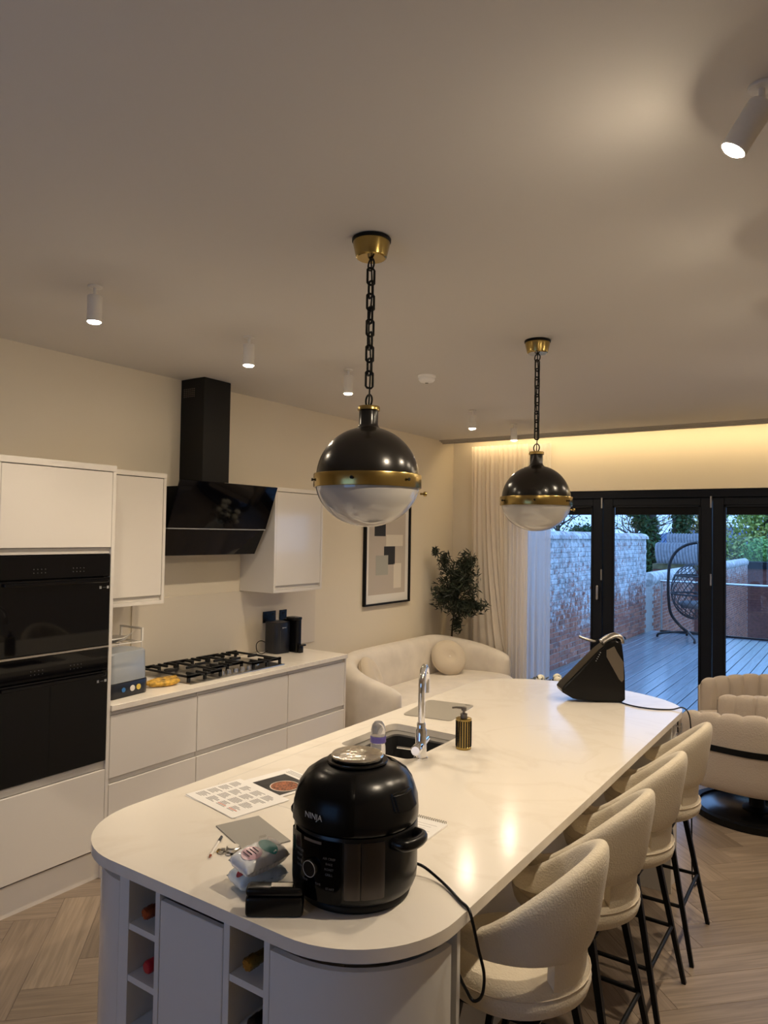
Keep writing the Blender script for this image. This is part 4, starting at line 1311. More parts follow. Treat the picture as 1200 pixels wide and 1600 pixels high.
# picture
pc_ = thing('framed_picture', 'black framed abstract print of beige, black and white rectangles', 'picture', (XL + 0.0015, 5.975, 1.672))
hy, hz_ = 0.405, 0.505
for a, b, c, d in ((-hy, -hy + 0.016, -hz_, hz_), (hy - 0.016, hy, -hz_, hz_)):
    box('frame_bar', (0, a, c), (0.035, b, d), 'black_matt', pc_)
for c, d in ((-hz_, -hz_ + 0.016), (hz_ - 0.016, hz_)):
    box('frame_bar', (0, -hy + 0.0165, c), (0.035, hy - 0.0165, d), 'black_matt', pc_)
box('mount', (0.001, -hy + 0.017, -hz_ + 0.017), (0.012, hy - 0.017, hz_ - 0.017), 'art_white', pc_)
box('print_ground', (0.0122, -0.325, -0.405), (0.0132, 0.33, 0.405), 'art_bg', pc_)
for y0, y1, z0, z1, m in ((-0.03, 0.28, 0.07, 0.185, 'art_cream'), (-0.235, -0.04, 0.17, 0.31, 'art_black'), (-0.065, 0.135, -0.115, 0.068, 'art_black'), (-0.205, 0.01, -0.215, -0.02, 'art_grey'), (0.115, 0.255, -0.355, -0.105, 'art_cream')):
    e = 0.0134 + (0.0004 if m == 'art_grey' else 0)
    box('print_block', (0.0133, y0, z0), (e + 0.0002, y1, z1), m, pc_)

# ================================================================ CEILING FITTINGS
def chain_link(bm, c, horiz, L=0.060, Wd=0.028, r=0.0042):
    pts = []
    hw, hl, rr = Wd / 2, L / 2, 0.006
    base = [(-hw, -hl + rr), (-hw + rr, -hl), (hw - rr, -hl), (hw, -hl + rr), (hw, hl - rr), (hw - rr, hl), (-hw + rr, hl), (-hw, hl - rr)]
    for a, b in base:
        pts.append(Vector((a, 0, b)) + Vector(c) if horiz else Vector((0, a, b)) + Vector(c))
    add_tube(bm, pts, r, 6, closed=True)

def pendant(x, y, label):
    t = thing('pendant_lamp', label, 'pendant lamp', (x, y, HC), math.radians(-25), 'pair of globe pendants over the island')
    lathe('ceiling_plate', [(0.0, -0.001), (0.068, -0.001), (0.070, -0.004), (0.070, -0.012), (0.066, -0.014)], 'black_metal', t, 40)
    lathe('canopy', [(0.066, -0.0145), (0.066, -0.020), (0.055, -0.068), (0.05, -0.072), (0, -0.072)], 'brass', t, 40)
    bm = bmesh.new()
    add_tube(bm, [(0.021 * math.cos(q * PI / 8), 0, -0.094 + 0.021 * math.sin(q * PI / 8)) for q in range(16)], 0.0032, 6, closed=True)
    add_tube(bm, [(0, 0, -0.072), (0, 0, -0.08)], 0.006, 6)
    obj('ring', bm, 'black_metal', t)
    z = -0.137
    k = 0
    pitch = 0.0462
    while z > -0.545:
        bm = bmesh.new()
        chain_link(bm, (0, 0, 0), k % 2 == 1)
        o = obj('chain_link', bm, 'black_metal', t, loc=(0, 0, z))
        z -= pitch
        k += 1
    tube('flex', spline([(0, 0, -0.08), (0.004, 0.003, -0.2), (-0.004, -0.003, -0.32), (0.004, 0.002, -0.44), (0, 0, -0.60)], 8), 0.0028, 'black_metal', t, 6)
    bm = bmesh.new()
    add_tube(bm, [(0.022 * math.cos(q * PI / 8), 0, -0.582 + 0.022 * math.sin(q * PI / 8)) for q in range(16)], 0.0035, 6, closed=True)
    obj('ring', bm, 'black_metal', t)
    zc = -0.858
    R = 0.182
    lathe('brass_cap', [(0.0, -0.603), (0.038, -0.603), (0.040, -0.606), (0.040, -0.617), (0.037, -0.619)], 'brass', t, 40)
    prof = [(0.034, -0.6195), (0.034, -0.668), (0.038, -0.676)]
    for q in range(14):
        a = math.radians(76 - q * 76 / 13)
        prof.append((R * math.cos(a), zc + 0.0 + R * math.sin(a)))
    prof = [prof[0], prof[1], prof[2]] + prof[3:]
    lathe('dome', prof, 'bronze', t, 64)
    bd_ = lathe('band', [(R - 0.01, zc + 0.012), (R + 0.008, zc + 0.012), (R + 0.009, zc + 0.009), (R + 0.009, zc - 0.032), (R + 0.008, zc - 0.035), (R - 0.01, zc - 0.035)], 'brass', t, 64)
    for q in range(6):
        a = 2 * PI * q / 6 + 0.26
        ax_ = (math.cos(a), math.sin(a), 0)
        lathe('screw', [(0.0028, 0), (0.0028, 0.005), (0.0055, 0.006), (0.0055, 0.010), (0, 0.011)], 'black_metal', bd_, 10, ((R + 0.008) * ax_[0], (R + 0.008) * ax_[1], zc - 0.011), ax_)
    prof = []
    for q in range(16):
        a = math.radians(-4 - q * 86 / 15)
        prof.append(((R + 0.002) * math.cos(a), zc - 0.025 + 0.158 * (math.sin(a) + math.sin(math.radians(4)))))
    prof[-1] = (0, prof[-1][1])
    lathe('glass_bowl', prof, 'milk', t, 64)
    a = 0.26 + 2 * PI / 6 * 0 + math.radians(45)
    lathe('latch_knob', [(0.0, 0), (0.004, 0.001), (0.004, 0.012), (0.008, 0.014), (0.009, 0.019), (0.007, 0.024), (0, 0.025)], 'brass', bd_, 14, ((R + 0.004) * math.cos(a), (R + 0.004) * math.sin(a), zc - 0.052), (math.cos(a), math.sin(a), 0))
    return t
pendant(-1.465, 2.061, 'nearer black and brass globe pendant hanging above the pressure cooker')
pendant(-1.471, 3.630, 'farther black and brass globe pendant hanging above the soap dispenser end')

def spotlight(x, y, label, tilt=(0, 0), group='white ceiling spotlights'):
    t = thing('ceiling_spotlight', label, 'spotlight', (x, y, HC), 0, group)
    lathe('ceiling_rose', [(0.0, -0.0005), (0.030, -0.0005), (0.030, -0.006), (0.028, -0.008), (0, -0.008)], 'white_pl', t, 24)
    tube('stem', [(0, 0, -0.008), (0, 0, -0.045)], 0.0075, 'white_pl', t, 10)
    mtx = Matrix.Translation((0, 0, -0.045)) @ Matrix.Rotation(tilt[1], 4, 'Z') @ Matrix.Rotation(tilt[0], 4, 'Y')
    bm = bmesh.new()
    add_lathe(bm, [(0.0, 0.002), (0.029, 0.002), (0.031, -0.002), (0.031, -0.110), (0.0285, -0.112), (0.0285, -0.106), (0.0, -0.106)], 28)
    bmesh.ops.transform(bm, matrix=mtx, verts=bm.verts[:])
    can = sharp(obj('can', bm, 'white_pl', t), 40)
    bm = bmesh.new()
    add_lathe(bm, [(0.027, -0.1065), (0.0265, -0.112), (0.022, -0.1165), (0.012, -0.119), (0.0, -0.1195)], 20)
    bmesh.ops.transform(bm, matrix=mtx, verts=bm.verts[:])
    obj('lens', bm, 'lens', t, smooth=True)
    ld = bpy.data.lights.new('spot_beam', 'SPOT')
    ld.energy = SPOT_W
    ld.color = LAMP_COL
    ld.spot_size = math.radians(115)
    ld.spot_blend = 1.0
    ld.shadow_soft_size = 0.025
    lo = bpy.data.objects.new('spot_beam', ld)
    lo.matrix_basis = mtx @ Matrix.Translation((0, 0, -0.125))
    link(lo, t)
    return t
for y, lb in ((1.84, 'first white spotlight in the row above the ovens, nearest the camera'), (2.774, 'second white spotlight in the row along the kitchen wall, before the hood'), (3.672, 'third white spotlight in the wall row, left of the nearer pendant'), (5.10, 'fourth white spotlight in the wall row, beyond the smoke alarm'), (6.287, 'fifth white spotlight in the wall row, next to the curtain')):
    if y == 5.10:
        y = 5.424
    spotlight(-2.775, y, lb)
spotlight(-0.20, 1.83, 'large tilted white spotlight at the upper right of the ceiling', (math.radians(32), math.radians(10)))
spotlight(-0.20, 2.77, 'partly cut off white spotlight after the tilted one on the right', (math.radians(20), math.radians(10)))
for y, lb in ((3.67, 'third white spotlight of the right row, outside the picture'), (4.9, 'fourth white spotlight of the right row, outside the picture'), (6.2, 'fifth white spotlight of the right row by the doors, outside the picture')):
    spotlight(-0.20, y, lb, (math.radians(12), math.radians(10)))

sm = thing('smoke_alarm', 'round white smoke alarm on the ceiling between the pendants', 'smoke alarm', (-2.43, 4.08, HC))
lathe('base', [(0.0, -0.0005), (0.060, -0.0005), (0.060, -0.012), (0.056, -0.014)], 'alarm', sm, 32)
lathe('cover', [(0.054, -0.0145), (0.054, -0.030), (0.044, -0.042), (0.02, -0.048), (0, -0.048)], 'alarm', sm, 32)
lathe('test_button', [(0.012, -0.0485), (0.010, -0.053), (0, -0.053)], 'art_grey', sm, 16)

# ================================================================ SEATING
def stool_proto():
    t = thing('bar_stool', '', 'bar stool', (0, 0, 0), 0, 'cream bar stools along the island')
    # local: +x is the back of the stool, island towards -x
    prof = [(0.0, 0.575), (0.15, 0.575), (0.195, 0.582), (0.218, 0.600), (0.225, 0.625), (0.218, 0.650), (0.20, 0.664), (0.17, 0.672), (0.10, 0.677), (0.0, 0.678)]
    bm = bmesh.new()
    add_lathe(bm, prof, 40)
    for w in bm.verts:
        w.co.x = w.co.x * 0.98 - 0.005
    st_ = obj('seat', bm, 'boucle', t, smooth=True)
    bm = bmesh.new()
    add_tube(bm, [(0.2215 * 0.98 * math.cos(q * PI / 20) - 0.005, 0.2215 * math.sin(q * PI / 20), 0.648) for q in range(40)], 0.0025, 5, closed=True)
    obj('seat_piping', bm, 'cushion', st_)
    # wrap-round shell
    n, mrow = 44, 14
    bm = bmesh.new()
    rows = []
    AM = math.radians(118)
    for i in range(n + 1):
        a = -AM + 2 * AM * i / n
        q = abs(a) / AM
        s = 0.5 + 0.5 * math.cos(min(1, q / 0.86) * PI)          # 1 at the back, 0 at the arms
        top = 0.805 + 0.212 * s ** 0.65
        bot = 0.738 - 0.010 * s + 0.02 * max(0, (q - 0.75) / 0.25) ** 2
        endf = 1.0
        if q > 0.93:
            e = (q - 0.93) / 0.07
            endf = math.sqrt(max(0.0, 1 - e * e))
        mid = (top + bot) / 2
        hh = (top - bot) / 2 * (0.45 + 0.55 * endf)
        ring = []
        for k in range(mrow * 2):
            ph = 2 * PI * k / (mrow * 2)
            # rounded slab section: v up the shell, w through its thickness
            cv = math.copysign(abs(math.cos(ph)) ** 0.42, math.cos(ph))
            sv = math.copysign(abs(math.sin(ph)) ** 0.8, math.sin(ph))
            z = mid + hh * cv
            flare = (z - 0.70) / 0.32
            R = 0.196 + 0.052 * flare
            th = 0.029 * (0.35 + 0.65 * endf)
            rad = R + th * sv
            ex = 1.0
            ring.append(bm.verts.new((rad * math.cos(a) * 0.98, rad * math.sin(a) * 1.02, z)))
        rows.append(ring)
    for A, B in zip(rows, rows[1:]):
        for k in range(len(A)):
            j = (k + 1) % len(A)
            bm.faces.new((A[k], B[k], B[j], A[j]))
    bm.faces.new(list(reversed(rows[0]))); bm.faces.new(rows[-1])
    bmesh.ops.recalc_face_normals(bm, faces=bm.faces[:])
    obj('backrest', bm, 'boucle', t, smooth=True)
    bm = bmesh.new()
    rows = []
    for i in range(15):
        a = math.radians(-38 + 76 * i / 14)
        rows.append([bm.verts.new((rr * math.cos(a) * 0.98, rr * math.sin(a), zz)) for rr, zz in ((0.170, 0.655), (0.205, 0.655), (0.212, 0.76), (0.178, 0.76))])
    for A, B in zip(rows, rows[1:]):
        for k in range(4):
            bm.faces.new((A[k], B[k], B[(k + 1) % 4], A[(k + 1) % 4]))
    bm.faces.new(list(reversed(rows[0]))); bm.faces.new(rows[-1])
    bmesh.ops.recalc_face_normals(bm, faces=bm.faces[:])
    sharp(obj('back_support', bm, 'boucle', t), 50)
    feet = [(0.215, 0.21), (0.215, -0.21), (-0.215, 0.21), (-0.215, -0.21)]
    tops = [(0.105, 0.155), (0.105, -0.155), (-0.105, 0.155), (-0.105, -0.155)]
    for (fx, fy), (tx, ty) in zip(feet, tops):
        bm = bmesh.new()
        add_tube(bm, [(tx, ty, 0.574), (fx, fy, 0.0)], [0.0165, 0.012], 4, square=True)
        obj('leg', bm, 'black_metal', t)
    zr = 0.235
    f = zr / 0.574
    P = [Vector((fx + (tx - fx) * f, fy + (ty - fy) * f, zr)) for (fx, fy), (tx, ty) in zip(feet, tops)]
    for a, b in ((0, 1), (1, 3), (3, 2), (2, 0)):
        d = (P[b] - P[a]).normalized() * 0.011
        bm = bmesh.new()
        add_tube(bm, [P[a] + d, P[b] - d], 0.0085, 8)
        sharp(obj('footrest', bm, 'black_metal', t), 60)
    box('under_plate', (-0.125, -0.165, 0.566), (0.125, 0.165, 0.5745), 'black_metal', t)
    return t
s0 = stool_proto()
sl = ['cream boucle bar stool nearest the camera, under the drooping cord', 'second cream boucle bar stool counted from the pressure cooker end', 'third cream boucle bar stool counted from the pressure cooker end', 'farthest cream boucle bar stool, next to the beige armchairs']
for k, (y, rz) in enumerate(((2.0, 2), (2.53, -1), (3.06, 0), (3.62, 1))):
    loc = (-0.86, y, 0)
    if k == 0:
        s0.location = loc; s0.rotation_euler = (0, 0, math.radians(rz)); s0['label'] = sl[0]
    else:
        dup(s0, loc, math.radians(rz), sl[k])

def sweep_wall(name, path, heights, z0, th, m, parent, channels=0, chd=0.0, caps=3):
    """upholstered wall of rounded section swept along a plan path"""
    n = len(path)
    P = [Vector((p[0], p[1], 0)) for p in path]
    d = [0]
    for a, b in zip(P, P[1:]):
        d.append(d[-1] + (b - a).length)
    tot = d[-1]
    bm = bmesh.new()
    rows = []
    K = 22
    for i in range(n):
        t = (P[min(i + 1, n - 1)] - P[max(i - 1, 0)]).normalized()
        nrm = Vector((-t.y, t.x, 0))
        e = min(d[i], tot - d[i])
        f = 1.0
        if e < th * 0.8:
            f = math.sqrt(max(0.02, 1 - (1 - e / (th * 0.8)) ** 2))
        h = heights(d[i] / tot)
        sc = 0.0
        if channels:
            sc = chd * abs(math.sin(PI * channels * d[i] / tot)) ** 0.3 - chd
        ring = []
        for k in range(K):
            ph = 2 * PI * k / K
            cv = math.copysign(abs(math.cos(ph)) ** 0.3, math.cos(ph))
            sv = math.copysign(abs(math.sin(ph)) ** 0.9, math.sin(ph))
            top = h + sc * 0.5 - (1 - f) * 0.04
            z = (z0 + top) / 2 + (top - z0) / 2 * cv
            off = th / 2 * f * sv
            if channels and sv > 0:
                off += sc * min(1, sv * 1.5)
            q = P[i] + nrm * off
            ring.append(bm.verts.new((q.x, q.y, z)))
        rows.append(ring)
    for A, B in zip(rows, rows[1:]):
        for k in range(K):
            j = (k + 1) % K
            bm.faces.new((A[k], B[k], B[j], A[j]))
    bm.faces.new(list(reversed(rows[0]))); bm.faces.new(rows[-1])
    bmesh.ops.recalc_face_normals(bm, faces=bm.faces[:])
    return obj(name, bm, m, parent, smooth=True)

sofa = thing('curved_sofa', 'curved cream sofa against the wall under the framed picture', 'sofa', (-3.45, 5.96, 0))
half = [(0.33, -1.05), (0.15, -1.10), (-0.10, -1.08), (-0.31, -0.93), (-0.395, -0.68), (-0.41, -0.35), (-0.41, 0)]
pth = half + [(x, -y) for x, y in reversed(half[:-1])]
pp_ = [(v.x, v.y) for v in spline([(x, y, 0) for x, y in pth], 10)]
pp_ = list(reversed(pp_))
def sofa_h(s):
    q = abs(s - 0.5) * 2
    return 0.80 - 0.20 * max(0, (q - 0.42) / 0.58) ** 1.3
sweep_wall('backrest', pp_, sofa_h, 0.10, 0.20, 'chenille', sofa)
seatp = [(0.47, -0.85), (0.30, -0.985), (0.05, -0.985), (-0.18, -0.90), (-0.295, -0.70), (-0.305, -0.3), (-0.305, 0.3), (-0.295, 0.70), (-0.18, 0.90), (0.05, 0.985), (0.30, 0.985), (0.47, 0.85), (0.55, 0.45), (0.57, 0.0), (0.55, -0.45)]
seatp = [(v.x, v.y) for v in spline([(x, y, 0) for x, y in seatp], 5, closed=True)]
prism('seat_cushion', seatp, 0.26, 0.43, 'chenille', sofa, 0.035, 4)
prism('seat_base', [(x * 0.985, y * 0.985) for x, y in seatp], 0.10, 0.258, 'chenille', sofa, 0.02, 3)
prism('plinth', [(x * 0.88 - 0.03, y * 1.0) for x, y in seatp], 0.0, 0.0985, mat('dark_plinth', (0.03, 0.025, 0.02), 0.5), sofa)

def round_pillow(label, loc, rot):
    t = thing('round_cushion', label, 'cushion', loc)
    t.rotation_euler = rot
    bm = bmesh.new()
    prof = []
    R, H = 0.185, 0.075
    for q in range(17):
        a = -PI / 2 + PI * q / 16
        r = R * math.cos(a) ** 0.75 if q not in (0, 16) else 0
        z = H * math.sin(a)
        dimple = 1 - 0.55 * math.exp(-(r / 0.045) ** 2)
        prof.append((r, z * dimple))
    add_lathe(bm, prof, 40)
    cv_ = obj('cover', bm, 'cushion', t, smooth=True)
    ellipsoid('button', (0, 0, 0.036), (0.016, 0.016, 0.006), 'chenille', cv_, 16, 8)
    bm = bmesh.new()
    add_tube(bm, [(0.186 * math.cos(q * PI / 24), 0.186 * math.sin(q * PI / 24), 0) for q in range(48)], 0.004, 6, closed=True)
    obj('piping', bm, 'cushion', cv_, smooth=True)
    return t
round_pillow('round cream button cushion at the far end of the sofa', (-3.60, 6.57, 0.595), (math.radians(62), 0, math.radians(50)))
round_pillow('round cream button cushion leaning in the near end of the sofa', (-3.63, 5.21, 0.60), (math.radians(66), 0, math.radians(110)))

def armchair(label, loc, rz):
    t = thing('tub_armchair', label, 'armchair', loc, rz, 'pair of beige tub armchairs')
    # local: faces -x
    half = [(-0.38, -0.335), (-0.15, -0.365), (0.10, -0.35), (0.27, -0.24), (0.345, -0.08), (0.35, 0)]
    pth = half + [(x, -y) for x, y in reversed(half[:-1])]
    pp = [(v.x, v.y) for v in spline([(x, y, 0) for x, y in pth], 26)]
    hf = lambda s: 0.70 + 0.06 * math.sin(PI * s) ** 1.0
    sweep_wall('backrest', pp, hf, 0.22, 0.115, 'boucle_grey', t, channels=14, chd=0.05)
    sp_ = [(-0.44, -0.275), (0.10, -0.275), (0.22, -0.18), (0.27, 0.0), (0.22, 0.18), (0.10, 0.275), (-0.44, 0.275)]
    prism('seat_cushion', sp_, 0.30, 0.43, 'boucle_grey', t, 0.03, 3)
    prism('seat_base', [(x * 0.98, y * 0.98) for x, y in sp_], 0.225, 0.2985, 'boucle_grey', t)
    outer = []
    for i, (x, y) in enumerate(pp):
        if i < 20 or i > len(pp) - 21:
            continue
        a = Vector(pp[max(i - 1, 0)]); b = Vector(pp[min(i + 1, len(pp) - 1)])
        tt = (b - a).normalized()
        outer.append((x + tt.y * 0.0605, y - tt.x * 0.0605))
    wallstrip('belt', outer, -0.004, 0.482, 0.522, 'black_matt', t)
    bm = bmesh.new()
    add_tube(bm, [(0.385 * math.cos(q * PI / 32), 0.385 * math.sin(q * PI / 32), 0.0225) for q in range(64)], 0.03, 4, closed=True, square=True)
    obj('ring_base', bm, 'black_metal', t)
    lathe('pedestal', [(0.09, 0.0345), (0.09, 0.042), (0.05, 0.055), (0.045, 0.20), (0.12, 0.222), (0, 0.2225)], 'black_metal', t, 24)
    lathe('base_plate', [(0.362, 0.012), (0.362, 0.030), (0.355, 0.034), (0, 0.034)], 'base_gloss', t, 48)
    return t
armchair('beige tub armchair with black belt, nearer the bar stools', (-0.63, 5.54, 0), math.radians(-10))
fa = armchair('beige channelled tub armchair farther back, by the garden doors', (-0.70, 6.76, 0), math.radians(40))
fa.scale = (1, 1, 0.925)

# flowers beyond the island
fv = thing('flower_vase', 'cream flowers with dark leaves in a vase beyond the island', 'flowers', (-2.03, 5.42, 0))
lathe('vase', [(0.10, 0.0), (0.12, 0.02), (0.13, 0.25), (0.10, 0.48), (0.06, 0.56), (0.055, 0.58), (0, 0.575)], 'white_pl', fv, 32)
rnd = random.Random(12)
for q in range(16):
    a = rnd.random() * 2 * PI
    rr = 0.05 + 0.10 * rnd.random()
    o = ellipsoid('blossom', (0, 0, 0), (0.034, 0.034, 0.026), 'petal', fv, 10, 6)
    for w in o.data.vertices:
        w.co *= 1 + 0.22 * math.sin(9 * w.co.x / 0.034) * math.cos(8 * w.co.y / 0.034)
    o.location = (rr * math.cos(a), rr * math.sin(a), 0.69 + 0.085 * rnd.random())
leaves('leaf_spray', 'olive', [((0, 0, 0.69), (0.17, 0.17, 0.08)), ((-0.1, -0.08, 0.75), (0.05, 0.05, 0.03))], 90, 0.026, 4, fv)
bm = bmesh.new()
for q in range(10):
    a = q * 0.63
    add_tube(bm, [(0.02 * math.cos(a), 0.02 * math.sin(a), 0.576), (0.09 * math.cos(a), 0.09 * math.sin(a), 0.71)], 0.003, 5)
obj('stem', bm, 'ivy', fv)

# ================================================================ CURTAINS AND PLANT
def curtain(name, label, x0, x1, ybase, z0, z1, folds, amp, m, sweep, pleat=True, group=None):
    t = thing(name, label, 'curtain', (0, 0, 0))
    nu, nv = 220, 40
    V = []; F = []
    for j in range(nv + 1):
        z = z0 + (z1 - z0) * j / nv
        dz = (z1 - z) / (z1 - z0)
        for i in range(nu + 1):
            u = i / nu
            x = x0 + (x1 - x0) * u + sweep(u, dz)
            w = 0.65 + 0.35 * math.sin(u * 23.0 + 1.3)
            y = ybase + amp * w * (0.7 + 0.5 * dz) * math.sin(2 * PI * folds * u + 0.7 * math.sin(5 * u + 1.2 * dz)) + 0.006 * math.sin(31 * u + 3 * dz)
            V.append((x, y, z))
    for j in range(nv):
        for i in range(nu):
            a = j * (nu + 1) + i
            F.append((a, a + 1, a + nu + 2, a + nu + 1))
    me = bpy.data.meshes.new('drape')
    me.from_pydata(V, [], F)
    me.materials.append(MAT[m])
    for p in me.polygons:
        p.use_smooth = True
    o = bpy.data.objects.new('drape', me); link(o, t)
    bm = bmesh.new()
    pts = [(V[nv * (nu + 1) + i][0], V[nv * (nu + 1) + i][1] - 0.003, z1 - 0.03) for i in range(0, nu + 1, 2)]
    for a, b in zip(pts, pts[1:]):
        pass
    n = len(pts)
    A = [bm.verts.new((p[0], p[1], z1 - 0.055)) for p in pts]; B = [bm.verts.new((p[0], p[1], z1 + 0.0)) for p in pts]
    for k in range(n - 1):
        bm.faces.new((A[k], A[k + 1], B[k + 1], B[k]))
    obj('heading_tape', bm, m, t, smooth=True)
    return t
def sw_cream(u, dz):
    g = math.exp(-((u - 0.34) / 0.22) ** 2)
    return 0.34 * g * max(0, dz - 0.12) ** 2.0 * (1.15 if u > 0.3 else 1.0)
curtain('cream_curtain', 'long cream pleated curtain hanging at the left of the garden doors', -3.70, -3.02, 7.235, 0.03, 2.86, 13, 0.024, 'curtain', sw_cream)
curtain('sheer_curtain', 'thin white sheer curtain glowing beside the garden doors', -3.12, -2.79, 7.30, 0.03, 2.86, 6, 0.012, 'sheer', lambda u, dz: 0.0)

pl_ = thing('olive_tree', 'dark green potted olive tree in the corner behind the sofa', 'plant', (-3.888, 7.135, 0))
lathe('pot', [(0.070, 0.0), (0.075, 0.01), (0.084, 0.22), (0.086, 0.235), (0.076, 0.235), (0.07, 0.21), (0, 0.21)], 'white_pl', pl_, 28)
bm = bmesh.new()
add_tube(bm, spline([(0, 0, 0.21), (0.02, -0.02, 0.5), (0.06, -0.08, 0.8), (0.12, -0.14, 1.05), (0.15, -0.18, 1.35)], 6), [0.015 - 0.0004 * i for i in range(25)], 7)
rnd = random.Random(2)
for q in range(26):
    z = 0.98 + 0.5 * rnd.random()
    a = rnd.random() * 2 * PI
    L = 0.14 + 0.12 * rnd.random()
    b0 = Vector((0.12, -0.14, z - 0.05))
    e = Vector((max(-0.07, 0.15 + L * math.cos(a)), min(0.03, -0.19 + L * math.sin(a)), z + 0.14))
    add_tube(bm, spline([tuple(b0), tuple((b0 + e) / 2 + Vector((0, 0, 0.02))), tuple(e)], 4), 0.0035, 5)
obj('trunk', bm, 'bark', pl_)
blobs = [((0.16, -0.20, 1.36), (0.23, 0.20, 0.27)), ((0.06, -0.33, 1.20), (0.15, 0.20, 0.17)), ((0.22, -0.12, 1.55), (0.13, 0.12, 0.15)), ((0.04, -0.32, 1.58), (0.07, 0.08, 0.11)),
         ((0.30, -0.09, 1.10), (0.16, 0.10, 0.09)), ((0.20, -0.2, 1.08), (0.18, 0.16, 0.12)), ((0.12, -0.16, 0.90), (0.06, 0.07, 0.12)), ((-0.02, -0.42, 1.68), (0.05, 0.05, 0.05))]
blobs = [((c[0] + 0.045, c[1], c[2]), r) for c, r in blobs]
leaves('foliage', 'olive', blobs, 3600, 0.036, 7, pl_, 0.2, 0.1)

# ================================================================ OUTSIDE
gd = struct(box('ground', (-80, 7.6, -2.2), (80, 260, -2.0), 'ground'))
deck = struct(box('deck', (-3.62, 7.46, -0.30), (2.2, 15.05, -0.032), 'ground'))
bm = bmesh.new()
add_box(bm, (-0.0, 0, -0.028), (0.129, 7.54, 0.0), 0.004)
dk = bpy.data.meshes.new('plank'); bm.to_mesh(dk); bm.free(); dk.materials.append(MAT['deck'])
for k in range(41):
    o = bpy.data.objects.new('plank', dk)
    o.location = (-3.60 + k * 0.14, 7.48, -0.002 - 0.0015 * (k % 3))
    link(o, deck)

# limewashed brick wall beside the deck, brick by brick
bw = thing('garden_wall', 'old limewashed brick wall with rounded coping beside the deck', 'brick wall', (0, 0, 0))
del bw['category']; del bw['label']
struct(bw)
WX, WY0, WY1, WZ = -3.63, 7.50, 14.72, 1.83
box('mortar', (WX - 0.22, WY0, -0.3), (WX - 0.014, WY1, WZ), 'mortar', bw)
bm = bmesh.new()
add_box(bm, (-0.03, -0.106, -0.0315), (0.0, 0.106, 0.0315), 0.006)
bk = bpy.data.meshes.new('brick'); bm.to_mesh(bk); bm.free(); bk.materials.append(MAT['brick'])
bm = bmesh.new()
add_box(bm, (-0.03, -0.050, -0.0315), (0.0, 0.050, 0.0315), 0.006)
bkh = bpy.data.meshes.new('brick'); bm.to_mesh(bkh); bm.free(); bkh.materials.append(MAT['brick'])
rnd = random.Random(21)
lay = []
z = 0.035
row = 0
while z < WZ - 0.03:
    y = WY0 + 0.01 + (0.0 if row % 2 else 0.112)
    head = row % 4 == 3
    L = 0.112 if head else 0.225
    while y + L < WY1:
        lay.append((y + L / 2, z, head))
        y += L
    z += 0.074
    row += 1
# the ones that show largest stand nearest the doors, clear of the curtain
lay.sort(key=lambda b: (0 if b[0] > 9.1 and not b[2] else 1, b[0]))
rest = bmesh.new()
for n, (y, z, head) in enumerate(lay):
    loc = Vector((WX + rnd.uniform(-0.004, 0.004), y + rnd.uniform(-0.004, 0.004), z + rnd.uniform(-0.002, 0.002)))
    if n < 290:
        o = bpy.data.objects.new('brick', bkh if head else bk)
        o.location = loc; o.rotation_euler = (rnd.uniform(-.015, .015), 0, rnd.uniform(-.02, .02))
        link(o, bw)
    else:
        k = len(rest.verts)
        rest.from_mesh(bkh if head else bk)
        rest.verts.ensure_lookup_table()
        for w in rest.verts[k:]:
            w.co += loc
o = obj('brick', rest, 'brick', bw); o['kind'] = 'stuff'
# end face bricks and rounded coping laid brick on edge
bm = bmesh.new()
P = [(WX - 0.25, 0.0), (WX - 0.24, 0.05), (WX - 0.19, 0.095), (WX - 0.11, 0.11), (WX - 0.03, 0.095), (WX + 0.02, 0.05), (WX + 0.03, 0.0)]
y = WY0
while y < WY1 + 0.02:
    A = [bm.verts.new((a, y + 0.004, WZ + b)) for a, b in P]; B = [bm.verts.new((a, y + 0.070, WZ + b)) for a, b in P]
    for i in range(len(P)):
        j = (i + 1) % len(P)
        bm.faces.new((A[i], A[j], B[j], B[i]))
    bm.faces.new(A); bm.faces.new(list(reversed(B)))
    y += 0.075
bmesh.ops.recalc_face_normals(bm, faces=bm.faces[:])
cpn = obj('coping', bm, 'brick', bw); cpn['kind'] = 'stuff'

# lower wall running on beyond the deck
w2_ = struct(thing('garden_wall', '', 'brick wall', (0, 0, 0)))
del w2_['category']; del w2_['label']
box('mortar', (WX - 0.22, 15.2, -2.0), (WX - 0.006, 29.2, 1.0), 'mortar', w2_)
bm = bmesh.new()
z = -1.9
row = 0
while z < 0.98:
    y = 15.2 + (0 if row % 2 else 0.112)
    while y + 0.225 < 29.2:
        add_box(bm, (WX - 0.03, y + 0.006, z - 0.0315), (WX + rnd.uniform(-0.004, 0.004), y + 0.218, z + 0.0315))
        y += 0.225
    z += 0.074
    row += 1
o = obj('brick', bm, 'brick', w2_); o['kind'] = 'stuff'
tube('coping', [(WX - 0.11, 15.2, 1.0), (WX - 0.11, 29.2, 1.0)], 0.15, 'mortar', w2_, 12)

